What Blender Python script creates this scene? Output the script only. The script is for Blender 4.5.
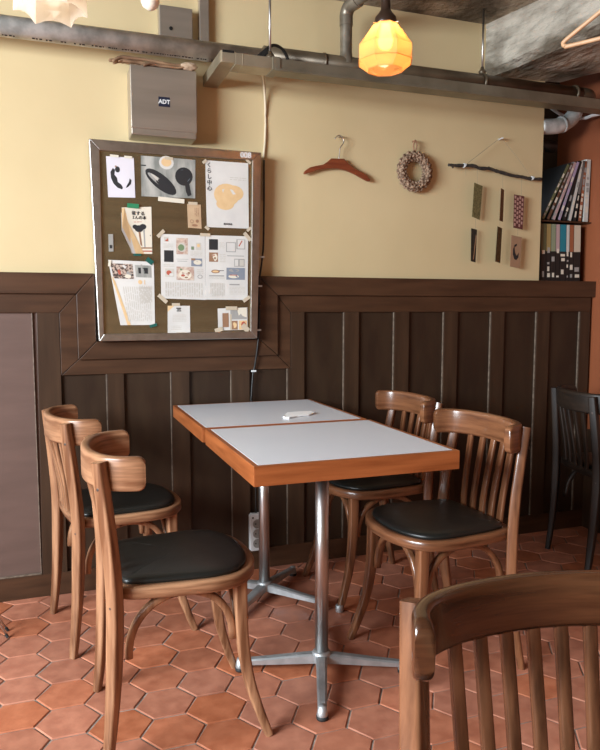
import bpy, bmesh, math, random
from mathutils import Vector, Matrix
from math import sin, cos, pi, radians as R
random.seed(7)
for o in list(bpy.data.objects): bpy.data.objects.remove(o, do_unlink=True)
SC = bpy.context.scene
COL = SC.collection

# ------------------------------------------------------------------ camera
F_PX, YAW, PIT = 695.2, R(19.73), R(5.52)
CAM = Vector((0, -2.761, 1.106))
FW = Vector((sin(YAW)*cos(PIT), cos(YAW)*cos(PIT), -sin(PIT)))
RT = Vector((cos(YAW), -sin(YAW), 0)); UP = RT.cross(FW)
cam = bpy.data.objects.new('camera', bpy.data.cameras.new('camera')); COL.objects.link(cam)
cam.data.sensor_fit = 'VERTICAL'; cam.data.sensor_height = 24.0; cam.data.lens = F_PX/750*24
cam.data.clip_start = .05
cam.matrix_world = Matrix.Translation(CAM) @ Matrix((RT, UP, -FW)).transposed().to_4x4()
SC.camera = cam

# ------------------------------------------------------------------ world, daylight, exposure
w = bpy.data.worlds.new('world'); SC.world = w; w.use_nodes = True
w.node_tree.nodes['Background'].inputs[0].default_value = (.80, .90, 1.0, 1)
w.node_tree.nodes['Background'].inputs[1].default_value = .5
def area(name, loc, aim, sx, sy, power, col):
    l = bpy.data.lights.new(name, 'AREA'); l.shape = 'RECTANGLE'; l.size = sx; l.size_y = sy
    l.energy = power; l.color = col
    o = bpy.data.objects.new(name, l); COL.objects.link(o); o.location = loc
    o.rotation_euler = (Vector(aim)-Vector(loc)).to_track_quat('-Z', 'Y').to_euler()
area('window_daylight_left', (-2.65, -2.20, 1.66), (0.55, -1.35, .0), 2.0, 1.05, 300, (.84, .93, 1.0))
SC.view_settings.view_transform = 'Standard'; SC.view_settings.look = 'None'
SC.view_settings.gamma = 1; SC.view_settings.exposure = 0.34
SC.view_settings.use_curve_mapping = False

def at(u, v, axis=1, val=0.0):
    """point where the sight line of photo pixel (u,v) meets the plane axis=val (used to measure places on walls)"""
    d = FW*F_PX + RT*(u-300) + UP*(375-v)
    return CAM + d*((val-CAM[axis])/d[axis])
def X(u, v=340, y=0.0): return at(u, v, 1, y).x
def deep(u, v, depth):
    return CAM + (FW*F_PX + RT*(u-300) + UP*(375-v))*(depth/F_PX)

# ------------------------------------------------------------------ materials
def mat(name, c1, c2=None, rough=.5, metal=0, scale=8, stretch=(1,1,1), bump=0, bscale=None, spec=.5,
        rough2=None, coat=0, detail=6, lo=.35, hi=.65, aniso=0, dist=.001):
    m = bpy.data.materials.new(name); m.use_nodes = True
    nt = m.node_tree; b = nt.nodes['Principled BSDF']
    b.inputs['Base Color'].default_value = (*c1, 1); b.inputs['Roughness'].default_value = rough
    b.inputs['Metallic'].default_value = metal; b.inputs['Specular IOR Level'].default_value = spec
    b.inputs['Coat Weight'].default_value = coat; b.inputs['Coat Roughness'].default_value = .12
    tc = nt.nodes.new('ShaderNodeTexCoord'); mp = nt.nodes.new('ShaderNodeMapping')
    mp.inputs['Scale'].default_value = stretch; nt.links.new(tc.outputs['Object'], mp.inputs[0])
    n = nt.nodes.new('ShaderNodeTexNoise'); n.inputs['Scale'].default_value = scale
    n.inputs['Detail'].default_value = detail; nt.links.new(mp.outputs[0], n.inputs['Vector'])
    cr = nt.nodes.new('ShaderNodeValToRGB'); cr.color_ramp.elements[0].position = lo; cr.color_ramp.elements[1].position = hi
    cr.color_ramp.elements[0].color = (*c1, 1); cr.color_ramp.elements[1].color = (*(c2 or c1), 1)
    nt.links.new(n.outputs[0], cr.inputs[0]); nt.links.new(cr.outputs[0], b.inputs['Base Color'])
    if rough2 is not None:
        mr = nt.nodes.new('ShaderNodeMapRange'); mr.inputs[1].default_value = .3; mr.inputs[2].default_value = .7
        mr.inputs[3].default_value = rough; mr.inputs[4].default_value = rough2
        nt.links.new(n.outputs[0], mr.inputs[0]); nt.links.new(mr.outputs[0], b.inputs['Roughness'])
    if bump:
        bn = nt.nodes.new('ShaderNodeBump'); bn.inputs['Strength'].default_value = bump; bn.inputs['Distance'].default_value = dist
        n2 = nt.nodes.new('ShaderNodeTexNoise'); n2.inputs['Scale'].default_value = bscale or scale*4; n2.inputs['Detail'].default_value = 5
        nt.links.new(mp.outputs[0], n2.inputs['Vector']); nt.links.new(n2.outputs[0], bn.inputs['Height'])
        nt.links.new(bn.outputs[0], b.inputs['Normal'])
    return m
def wood(name, c1, c2, axis, rough=.4, coat=0, fine=60, spec=.5):
    st = [1.0, 1.0, 1.0]; 
    if axis == 'h': st = [.10, .10, 1.3]
    else: st[axis] = .07
    return mat(name, c1, c2, rough=rough, scale=fine, stretch=st, bump=.25, bscale=fine*2, coat=coat, detail=4, lo=.36, hi=.64, spec=spec)
PLASTER = mat('cream_plaster', (.60,.475,.265), (.65,.52,.30), rough=.5, scale=1.6, bump=.35, bscale=9, spec=.4, dist=.004)
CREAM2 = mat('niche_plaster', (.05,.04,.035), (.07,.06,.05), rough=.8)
WROOM = mat('room_plaster', (.30,.20,.12), (.34,.23,.14), rough=.8, scale=2)
TRIMW = mat('brown_stained_timber', (.048,.022,.011), (.078,.036,.018), spec=.35, rough=.42, scale=30, stretch=(.12,1,1), bump=.2, bscale=90)
TRIMV = mat('brown_stained_timber_upright', (.038,.020,.011), (.058,.031,.017), spec=.35, rough=.42, scale=30, stretch=(1,1,.1), bump=.2, bscale=90)
EDGEHI = mat('edge_highlight_paint', (.10,.07,.05), (.20,.15,.11), rough=.6, scale=60)  # pale brown stands in for light caught on the panel edges
PANELB = mat('dark_brown_painted_panel', (.028,.015,.009), (.040,.023,.013), spec=.32, rough=.42, scale=14, stretch=(1,1,.3), bump=.2, bscale=120)
PANELP = mat('plum_brown_panel', (.105,.062,.048), (.125,.074,.058), rough=.6, scale=20, stretch=(.2,1,1), bump=.2, bscale=150)  # left panel ground, paler and pinker than the others
SIDEW = mat('orange_brown_veneer', (.24,.068,.026), (.31,.092,.036), rough=.5, scale=10, stretch=(1,.2,.08), bump=.1)
CONC = mat('bare_concrete', (.10,.075,.048), (.38,.315,.235), rough=.9, scale=6, bump=1, bscale=26, detail=14, dist=.02, lo=.40, hi=.62)
CONC2 = mat('pale_beam_concrete', (.15,.125,.09), (.52,.47,.39), rough=.9, scale=7, stretch=(1,.6,1.3), bump=1, bscale=30, detail=15, dist=.02, lo=.40, hi=.60)
GROUT = mat('grey_grout', (.16,.125,.10), (.33,.28,.24), rough=.9, scale=30)
STEEL = mat('brushed_steel', (.55,.55,.54), (.66,.66,.65), rough=.32, metal=1, scale=40, stretch=(1,1,.1))
STEEL2 = mat('cast_aluminium', (.42,.45,.46), (.58,.61,.62), rough=.5, metal=.8, scale=25, bump=.2)
GALV = mat('galvanised_pipe', (.42,.46,.45), (.74,.77,.75), rough=.42, metal=.1, scale=22, bump=.3, detail=8)
DARKPIPE = mat('dark_painted_pipe', (.10,.072,.045), (.15,.11,.07), rough=.38, metal=.4, scale=14, bump=.2)
DUCTM = mat('olive_grey_trunking', (.17,.15,.105), (.25,.225,.165), rough=.4, metal=.5, scale=8, bump=.15)
DUCTL = mat('light_steel_trunking', (.30,.25,.17), (.41,.35,.25), rough=.35, metal=.6, scale=10, bump=.15)
ALBOX = mat('brushed_metal_box', (.42,.37,.31), (.50,.44,.37), rough=.33, metal=.75, scale=20, stretch=(.1,1,1), bump=.15)
BLACK = mat('black_plastic', (.012,.012,.012), rough=.35)
RUBBER = mat('black_rubber', (.015,.015,.015), rough=.7)
WHITEP = mat('white_plastic', (.72,.74,.74), rough=.35)
GREYP = mat('socket_grey', (.32,.31,.28), rough=.5)
BEIGE = mat('beige_cable_sheath', (.62,.52,.36), rough=.5)
LEATHER = mat('black_vinyl', (.007,.008,.007), (.011,.012,.011), rough=.36, scale=5, bump=.3, bscale=30, spec=.5, dist=.002)
LAMIN = mat('white_laminate', (.80,.82,.87), (.83,.85,.89), rough=.25, scale=2)
EDGEX = wood('orange_wood_edge_x', (.25,.068,.018), (.38,.115,.034), 0, rough=.35, fine=55)
EDGEY = wood('orange_wood_edge_y', (.25,.068,.018), (.38,.115,.034), 1, rough=.35, fine=55)
PAPER = mat('white_paper', (.62,.60,.57), (.68,.66,.62), rough=.75, scale=14, bump=.25, bscale=12, dist=.002)
PAPERL = mat('lilac_white_paper', (.70,.67,.72), rough=.7)
PAPERY = mat('ivory_paper', (.72,.66,.54), rough=.7)
PAPERT = mat('tan_card', (.50,.34,.20), (.56,.39,.24), rough=.7, scale=20)
TAPE = mat('paper_tape', (.55,.46,.34), rough=.6)
TAPEG = mat('green_tape', (.03,.22,.10), rough=.4)
TAPEK = mat('dark_teal_tape', (.01,.10,.08), rough=.4)
INK = mat('black_ink', (.02,.02,.022), rough=.6)
INKG = mat('grey_ink', (.34,.33,.31), rough=.7)
INKL = mat('light_ink', (.56,.53,.47), rough=.7)
INKO = mat('peach_ink', (.70,.47,.24), (.74,.52,.28), rough=.7, scale=40)
INKR = mat('red_ink', (.45,.10,.06), rough=.7)
INKN = mat('brown_ink', (.30,.16,.09), rough=.7)
INKGN = mat('green_ink', (.16,.24,.12), rough=.7)
INKB = mat('bluegrey_ink', (.22,.25,.30), rough=.7)
PHOTOG = mat('grey_photo_ground', (.22,.23,.21), (.48,.47,.43), rough=.45, scale=30, stretch=(1,1,.3))
PHOTOP = mat('pink_photo_ground', (.42,.25,.20), (.66,.56,.46), rough=.45, scale=90)
PHOTOD = mat('mixed_photo_ground', (.06,.04,.035), (.55,.42,.34), rough=.45, scale=120, lo=.45, hi=.55)
BOARD = mat('olive_brushed_metal', (.27,.215,.125), (.33,.265,.155), rough=.26, metal=.85, scale=30, stretch=(.02,1,1), bump=.9, bscale=500, dist=.0006)
FRAME = mat('brushed_frame_steel', (.46,.44,.41), (.55,.53,.50), rough=.32, metal=1, scale=30, bump=.1)
GLASSA = None

# ------------------------------------------------------------------ mesh helpers
def obj(name, bm, mats, parent=None, bevel=0, smooth=False, seg=2, ang=40):
    bmesh.ops.recalc_face_normals(bm, faces=bm.faces[:])
    me = bpy.data.meshes.new(name); bm.to_mesh(me); bm.free()
    for m in (mats if isinstance(mats, (list, tuple)) else [mats]): me.materials.append(m)
    o = bpy.data.objects.new(name, me); COL.objects.link(o)
    if parent: o.parent = parent
    if smooth:
        for p in me.polygons: p.use_smooth = True
    if bevel:
        b = o.modifiers.new('bevel', 'BEVEL'); b.width = bevel; b.segments = seg; b.limit_method = 'ANGLE'; b.angle_limit = R(ang)
    return o
def thing(name, label, cat, loc=(0,0,0), rz=0, group=None):
    o = bpy.data.objects.new(name, None); COL.objects.link(o); o.empty_display_size = .05
    o.location = loc; o.rotation_euler = (0, 0, rz)
    return tag(o, label, cat, group)
def tag(o, label, cat, group=None):
    o['label'] = label; o['category'] = cat
    if group: o['group'] = group
    return o
def lab(o, label): o['label'] = label; return o
def struct(name, bm, m, **k):
    o = obj(name, bm, m, **k); o['kind'] = 'structure'; return o
def NB(): return bmesh.new()
def box(bm, x0, x1, y0, y1, z0, z1, mi=0):
    v = [bm.verts.new((x, y, z)) for z in (z0, z1) for x, y in ((x0,y0),(x1,y0),(x1,y1),(x0,y1))]
    for f in ((3,2,1,0),(4,5,6,7),(0,1,5,4),(1,2,6,5),(2,3,7,6),(3,0,4,7)):
        bm.faces.new([v[i] for i in f]).material_index = mi
def prism(bm, pts, a, mi=0):
    """pts: closed list of Vectors; a: extrusion Vector"""
    a = Vector(a); p = [bm.verts.new(q) for q in pts]; t = [bm.verts.new(Vector(q)+a) for q in pts]
    bm.faces.new(p).material_index = mi; bm.faces.new(t[::-1]).material_index = mi
    for i in range(len(p)):
        j = (i+1) % len(p); bm.faces.new((p[i], p[j], t[j], t[i])).material_index = mi
def lathe(bm, prof, n=24, c=(0,0,0), M=None, mi=0, close=True):
    rings = []
    for r, z in prof:
        ring = []
        for i in range(n):
            v = Vector((r*cos(2*pi*i/n), r*sin(2*pi*i/n), z))
            if M is not None: v = M @ v
            ring.append(bm.verts.new(v+Vector(c)))
        rings.append(ring)
    for a, b in zip(rings, rings[1:]):
        for i in range(n):
            bm.faces.new((a[i], a[(i+1)%n], b[(i+1)%n], b[i])).material_index = mi
    if close:
        for rg in (rings[0], rings[-1]):
            if len({tuple(round(x,6) for x in v.co) for v in rg}) > 2: bm.faces.new(rg).material_index = mi
def catmull(pts, n=6, closed=False):
    pts = [Vector(p) for p in pts]; out = []; L = len(pts)
    rng = range(L) if closed else range(L-1)
    for i in rng:
        if closed: p0, p1, p2, p3 = pts[(i-1)%L], pts[i], pts[(i+1)%L], pts[(i+2)%L]
        else: p0, p1, p2, p3 = pts[max(i-1,0)], pts[i], pts[i+1], pts[min(i+2,L-1)]
        for k in range(n):
            t = k/n
            out.append(.5*((2*p1)+(-p0+p2)*t+(2*p0-5*p1+4*p2-p3)*t*t+(-p0+3*p1-3*p2+p3)*t**3))
    if not closed: out.append(pts[-1])
    return out
def sweep(bm, pts, sec, ref=(0,0,1), closed=False, mi=0):
    """sec(t) -> list of (a,b) offsets: a along side, b along the ref-ish axis"""
    P = [Vector(p) for p in pts]; n = len(P); rings = []
    ref = Vector(ref)
    for i in range(n):
        if closed: T = P[(i+1)%n]-P[(i-1)%n]
        else: T = P[min(i+1,n-1)]-P[max(i-1,0)]
        T.normalize(); S = T.cross(ref); S.normalize(); B = S.cross(T)
        t = i/(n if closed else n-1)
        rings.append([bm.verts.new(P[i]+S*a+B*b) for a, b in sec(t)])
    m = len(rings[0])
    for i in range(n if closed else n-1):
        A, Bq = rings[i], rings[(i+1)%n]
        for j in range(m):
            bm.faces.new((A[j], A[(j+1)%m], Bq[(j+1)%m], Bq[j])).material_index = mi
    if not closed:
        bm.faces.new(rings[0]).material_index = mi; bm.faces.new(rings[-1][::-1]).material_index = mi
def circ(r, n=10, ry=None):
    return [(r*cos(2*pi*i/n), (ry or r)*sin(2*pi*i/n)) for i in range(n)]
def rrect(w, h, r, n=3):
    out = []
    for sx, sy, a0 in ((1,1,0),(-1,1,90),(-1,-1,180),(1,-1,270)):
        for k in range(n+1):
            a = R(a0+90*k/n); out.append((sx*(w/2-r)+r*cos(a), sy*(h/2-r)+r*sin(a)))
    return out
def tube(bm, pts, r, n=10, ref=(0,0,1), closed=False, mi=0):
    sweep(bm, pts, (lambda t: circ(r(t) if callable(r) else r, n)), ref, closed, mi)
def text_bm(body, size, M, depth=.0006, font=None, align='CENTER'):
    c = bpy.data.curves.new('t', 'FONT'); c.body = body; c.size = size; c.extrude = depth; c.resolution_u = 3; c.offset = size*.025
    c.align_x = align; c.align_y = 'CENTER'
    o = bpy.data.objects.new('t', c); COL.objects.link(o)
    bpy.context.view_layer.update()
    me = bpy.data.meshes.new_from_object(o.evaluated_get(bpy.context.evaluated_depsgraph_get()))
    bm = NB(); bm.from_mesh(me); bm.transform(M)
    bpy.data.objects.remove(o, do_unlink=True); bpy.data.meshes.remove(me)
    return bm
def copy_tree(o, parent=None):
    c = o.copy(); COL.objects.link(c); c.parent = parent
    for ch in [q for q in bpy.data.objects if q.parent == o]: copy_tree(ch, c)
    return c

# ------------------------------------------------------------------ setting: floor
TW, TH = .130, .140                                      # tile pitch across / along
bm = NB(); lay = bm.loops.layers.color.new('tone')
XL, XR, YF, YB = -2.4, 2.53, -4.55, .0
def clipx(v): return min(max(v, XL), XR)
for i in range(int((XL-.1)/TW)-2, int(XR/TW)+3):
    for j in range(int((YF+.74)/TH)-2, 8):
        cx = .012+i*TW; cy = -.742+j*TH-(TH/2 if i % 2 else 0)
        if not (XL-.05 < cx < XR+.05 and YF-.05 < cy < YB+.07): continue
        s = TW/1.5; g = .0024
        pts = []
        for (a, b) in ((-1,0),(-.5,1),(.5,1),(1,0),(.5,-1),(-.5,-1)):
            hx = s*a; hy = TH/2*b
            L = math.hypot(hx, hy); k = (L-g*1.1)/L
            pts.append((clipx(cx+hx*k+random.uniform(-.0012,.0012)), min(cy+hy*k+random.uniform(-.0012,.0012), YB), 0))
        if abs(max(p[0] for p in pts)-min(p[0] for p in pts)) < .02 or max(p[1] for p in pts)-min(p[1] for p in pts) < .02: continue
        top = []; z = random.uniform(-.0006, .0004); tx, ty = random.uniform(-.005,.005), random.uniform(-.005,.005)
        inner = [bm.verts.new((cx+(p[0]-cx)*.965, cy+(p[1]-cy)*.965, z+(p[0]-cx)*tx+(p[1]-cy)*ty)) for p in pts]
        outer = [bm.verts.new((p[0], p[1], z-.0022)) for p in pts]
        low = [bm.verts.new((p[0], p[1], -.012)) for p in pts]
        fs = [bm.faces.new(inner)]
        for q in range(6):
            r_ = (q+1) % 6
            fs.append(bm.faces.new((inner[q], inner[r_], outer[r_], outer[q]))); fs.append(bm.faces.new((outer[q], outer[r_], low[r_], low[q])))
        t = random.random(); t2 = random.random()
        for f in fs:
            for lp in f.loops: lp[lay] = (t, t2, 0, 1)
for f in bm.faces: f.material_index = 0
box(bm, XL, XR, YF, YB+.02, -.06, -.0035, 1)
TILE = mat('terracotta_tile', (.40,.132,.068), (.51,.185,.098), rough=.44, rough2=.6, scale=22, bump=.35, bscale=28, spec=.45, dist=.003)
nt = TILE.node_tree; b = nt.nodes['Principled BSDF']; src = b.inputs['Base Color'].links[0].from_socket
at_ = nt.nodes.new('ShaderNodeAttribute'); at_.attribute_name = 'tone'
sp = nt.nodes.new('ShaderNodeSeparateColor'); nt.links.new(at_.outputs['Color'], sp.inputs[0])
hs = nt.nodes.new('ShaderNodeHueSaturation')
for a_, lo_, hi_, inp in (('Red', .86, 1.08, 'Value'), ('Green', .92, 1.06, 'Saturation')):
    mr = nt.nodes.new('ShaderNodeMapRange'); mr.inputs[3].default_value = lo_; mr.inputs[4].default_value = hi_
    nt.links.new(sp.outputs[a_], mr.inputs[0]); nt.links.new(mr.outputs[0], hs.inputs[inp])
nt.links.new(src, hs.inputs['Color']); nt.links.new(hs.outputs[0], b.inputs['Base Color'])
struct('floor', bm, [TILE, GROUT])

# ------------------------------------------------------------------ setting: walls, ceiling, beam
ZC = 2.37
bm = NB(); box(bm, XL-.1, 2.215, .02, .14, -.06, ZC+.1); struct('wall_back', bm, PLASTER)
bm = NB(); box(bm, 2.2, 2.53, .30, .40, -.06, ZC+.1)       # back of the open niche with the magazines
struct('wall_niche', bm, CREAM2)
bm = NB(); box(bm, XR, XR+.1, YF, .40, -.06, ZC+.1); struct('wall_right', bm, SIDEW)
bm = NB()                                                # left wall with a window opening
wy0, wy1, wz0, wz1 = -3.45, -1.25, 1.0, 2.28
box(bm, XL-.1, XL, YF, wy0, -.06, ZC+.1); box(bm, XL-.1, XL, wy1, .14, -.06, ZC+.1)
box(bm, XL-.1, XL, wy0, wy1, -.06, wz0); box(bm, XL-.1, XL, wy0, wy1, wz1, ZC+.1); struct('wall_left', bm, WROOM)
bm = NB(); box(bm, XL-.1, XR+.1, YF-.1, YF, -.06, ZC+.1); struct('wall_front', bm, WROOM)
bm = NB()                                                # window frames
for y in (wy0, (wy0+wy1)/2-.02, wy1-.04): box(bm, XL-.07, XL-.03, y, y+.04, wz0, wz1)
for z in (wz0, wz1-.04): box(bm, XL-.07, XL-.03, wy0, wy1, z, z+.04)
struct('window_1', bm, TRIMV)
bm = NB(); box(bm, XL-.1, XR+.1, YF-.1, .40, ZC, ZC+.1); struct('ceiling', bm, CONC)
# concrete beam crossing the ceiling at a slight angle
bm = NB()
bl0 = Vector((1.885, .02)); br0 = Vector((2.33, .02)); ang = R(11); d2 = Vector((sin(ang), -cos(ang)))
bl1 = bl0+d2*3.2; br1 = Vector((2.53, -1.0)); zb = 2.15
N = 26; rng = random.Random(3)
ringv = []
for i in range(N+1):
    t = i/N; L = bl0+d2*3.1*t; rx = min(2.53, 2.33+.25*t*3.1); y = L.y
    lx = min(L.x, 2.52)
    j = lambda s: rng.uniform(-s, s)
    ringv.append([bm.verts.new((lx+j(.004), y, ZC)), bm.verts.new((lx+j(.006), y, ZC-.07+j(.01))), bm.verts.new((lx+j(.005)-.004, y, zb+.02+j(.008))),
                  bm.verts.new((lx+.03+j(.008), y, zb+j(.006))), bm.verts.new((max(rx-.03, lx+.032), y, zb+.008+j(.008))), bm.verts.new((max(rx, lx+.034), y, zb+.045+j(.008))), bm.verts.new((max(rx, lx+.034), y, ZC))])
for a, c in zip(ringv, ringv[1:]):
    for k in range(6): bm.faces.new((a[k], a[k+1], c[k+1], c[k]))
bm.faces.new(ringv[0]); bm.faces.new(ringv[-1][::-1])
struct('trim_3', bm, CONC2)

# ------------------------------------------------------------------ setting: wainscot
ZT, ZCB, ZP, ZB1, ZB2, ZPB = 1.235, 1.158, 1.088, .910, .852, .088
XW = 2.515
xi0, xi1, zi = .163, .806, .978                          # cut-out that the notice board sits in
xb0, xb1 = .096, .888                                    # outer edges of the raised band
xc0, xc1 = .034, .948                                    # outer edges of the flat band
def v3(x, z, y): return Vector((x, y, z))
bm = NB()                                                # raised moulding that steps down round the board, mitred
def seg(p, y0=-.014, y1=.020): prism(bm, [v3(x, z, y0) for x, z in p], (0, y1-y0, 0))
g = .0012
seg([(XL,ZCB),(xb0-g,ZCB),(xi0-g,ZT),(XL,ZT)])
seg([(xb0,ZCB-g),(xb0,ZB1+g),(xi0,zi+g),(xi0,ZT-g)])
seg([(xb0+g,ZB1),(xb1-g,ZB1),(xi1-g,zi),(xi0+g,zi)])
seg([(xb1,ZB1+g),(xb1,ZCB-g),(xi1,ZT-g),(xi1,zi+g)])
prism(bm, [v3(xb1+g,ZCB,-.014), v3(2.53,ZCB,-.014), v3(2.53,ZT,-.014), v3(xi1+g,ZT,-.014)], (0,.034,0))
box(bm, 2.2, 2.53, .0, .30, ZT-.03, ZT)                  # ledge into the niche
struct('trim_1', bm, TRIMW, bevel=.002, ang=30)
bm = NB()                                                # panel ground, rails and stiles
box(bm, .0, XW, .013, .020, 0, ZP+.01, 1)
box(bm, XL, .01, .013, .020, 0, ZP+.01, 2)
box(bm, 2.2, XW, .020, .14, 0, ZT-.03, 1)
def fr(p, mi=0): prism(bm, [v3(x, z, 0) for x, z in p], (0, .0135, 0), mi)
fr([(XL,ZP),(xc0-g,ZP),(xb0-g,ZCB),(XL,ZCB)])
fr([(xc0,ZP-g),(xc0,ZB2+g),(xb0,ZB1+g),(xb0,ZCB-g)])
fr([(xc0+g,ZB2),(xc1-g,ZB2),(xb1-g,ZB1),(xb0+g,ZB1)])
fr([(xc1,ZB2+g),(xc1,ZP-g),(xb1,ZCB-g),(xb1,ZB1+g)])
fr([(xc1+g,ZP),(XW,ZP),(XW,ZCB),(xb1+g,ZCB)])
fr([(XL,0),(XW,0),(XW,ZPB),(XL,ZPB)])
fr([(-.058,ZPB),(xc0-g,ZPB),(xc0-g,ZP),(-.046,ZP)], 3)
fr([(-1.05,ZPB),(-.97,ZPB),(-.97,ZP),(-1.05,ZP)], 3)
Z1 = ZPB
for a, c in ((108,125),(172,190),(232,250)): fr([(X(a,420),Z1),(X(c,420),Z1),(X(c,420),ZB2),(X(a,420),ZB2)], 3)
fr([(X(288,420),Z1),(X(304.5),Z1),(X(304.5),ZP),(xc1+g,ZP),(xc1+g,ZB2),(X(288,420),ZB2)], 3)
for a, c in ((344.5,359),(394.5,409),(444,457.5),(491,504),(536.5,549),(579.5,592)):
    x1 = min(X(c), XW); fr([(X(a),Z1),(x1,Z1),(x1,ZP),(X(a),ZP)], 3)
for a in (344.5,394.5,444,491,536.5,579.5): box(bm, X(a)-.0035, X(a)-.0002, .0035, .0128, ZPB, ZP-.001, 4)  # thin strips coloured as highlights down the panels' right edges
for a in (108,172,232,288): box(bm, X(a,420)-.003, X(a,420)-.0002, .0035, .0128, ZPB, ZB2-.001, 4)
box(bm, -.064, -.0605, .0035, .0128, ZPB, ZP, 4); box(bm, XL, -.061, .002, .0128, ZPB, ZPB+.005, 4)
struct('trim_2', bm, [TRIMW, PANELB, PANELP, TRIMV, EDGEHI], bevel=.0018, ang=30)
bm = NB(); box(bm, 2.512, 2.53, -4.5, .0, 0, .50); struct('trim_4', bm, TRIMV)

# ------------------------------------------------------------------ bentwood chairs
SCREW = mat('dull_screw_metal', (.10,.08,.07), rough=.4, metal=.7)
def outline(scale_in=0.0, n=5):
    half = [(-.186,0),(-.184,.085),(-.176,.140),(-.150,.172),(-.09,.188),(-.01,.197),(.07,.200),(.135,.181),(.178,.13),(.199,.065)]
    pts = [(x, y, 0) for x, y in half]+[(.203,0,0)]+[(x, -y, 0) for x, y in half[:0:-1]]
    C = catmull(pts, n, True); out = []
    for i, p in enumerate(C):
        T = (C[(i+1)%len(C)]-C[i-1]).normalized(); Nn = Vector((T.y, -T.x, 0))
        if Nn.dot(p) < 0: Nn = -Nn
        out.append(p-Nn*scale_in)
    return out
def loft(bm, loops, cap0=True, cap1=True):
    rs = [[bm.verts.new(p) for p in L] for L in loops]; n = len(rs[0])
    for a, c in zip(rs, rs[1:]):
        for i in range(n): bm.faces.new((a[i], a[(i+1)%n], c[(i+1)%n], c[i]))
    if cap0: bm.faces.new(rs[0][::-1])
    if cap1: bm.faces.new(rs[-1])
CREST = {0: [(-.098,.190),(-.125,.186),(-.155,.176),(-.183,.155),(-.202,.122),(-.215,.082),(-.222,.040),(-.224,0)],
         1: [(-.118,.193),(-.140,.188),(-.163,.178),(-.186,.157),(-.204,.122),(-.215,.082),(-.222,.040),(-.224,0)]}
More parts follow.
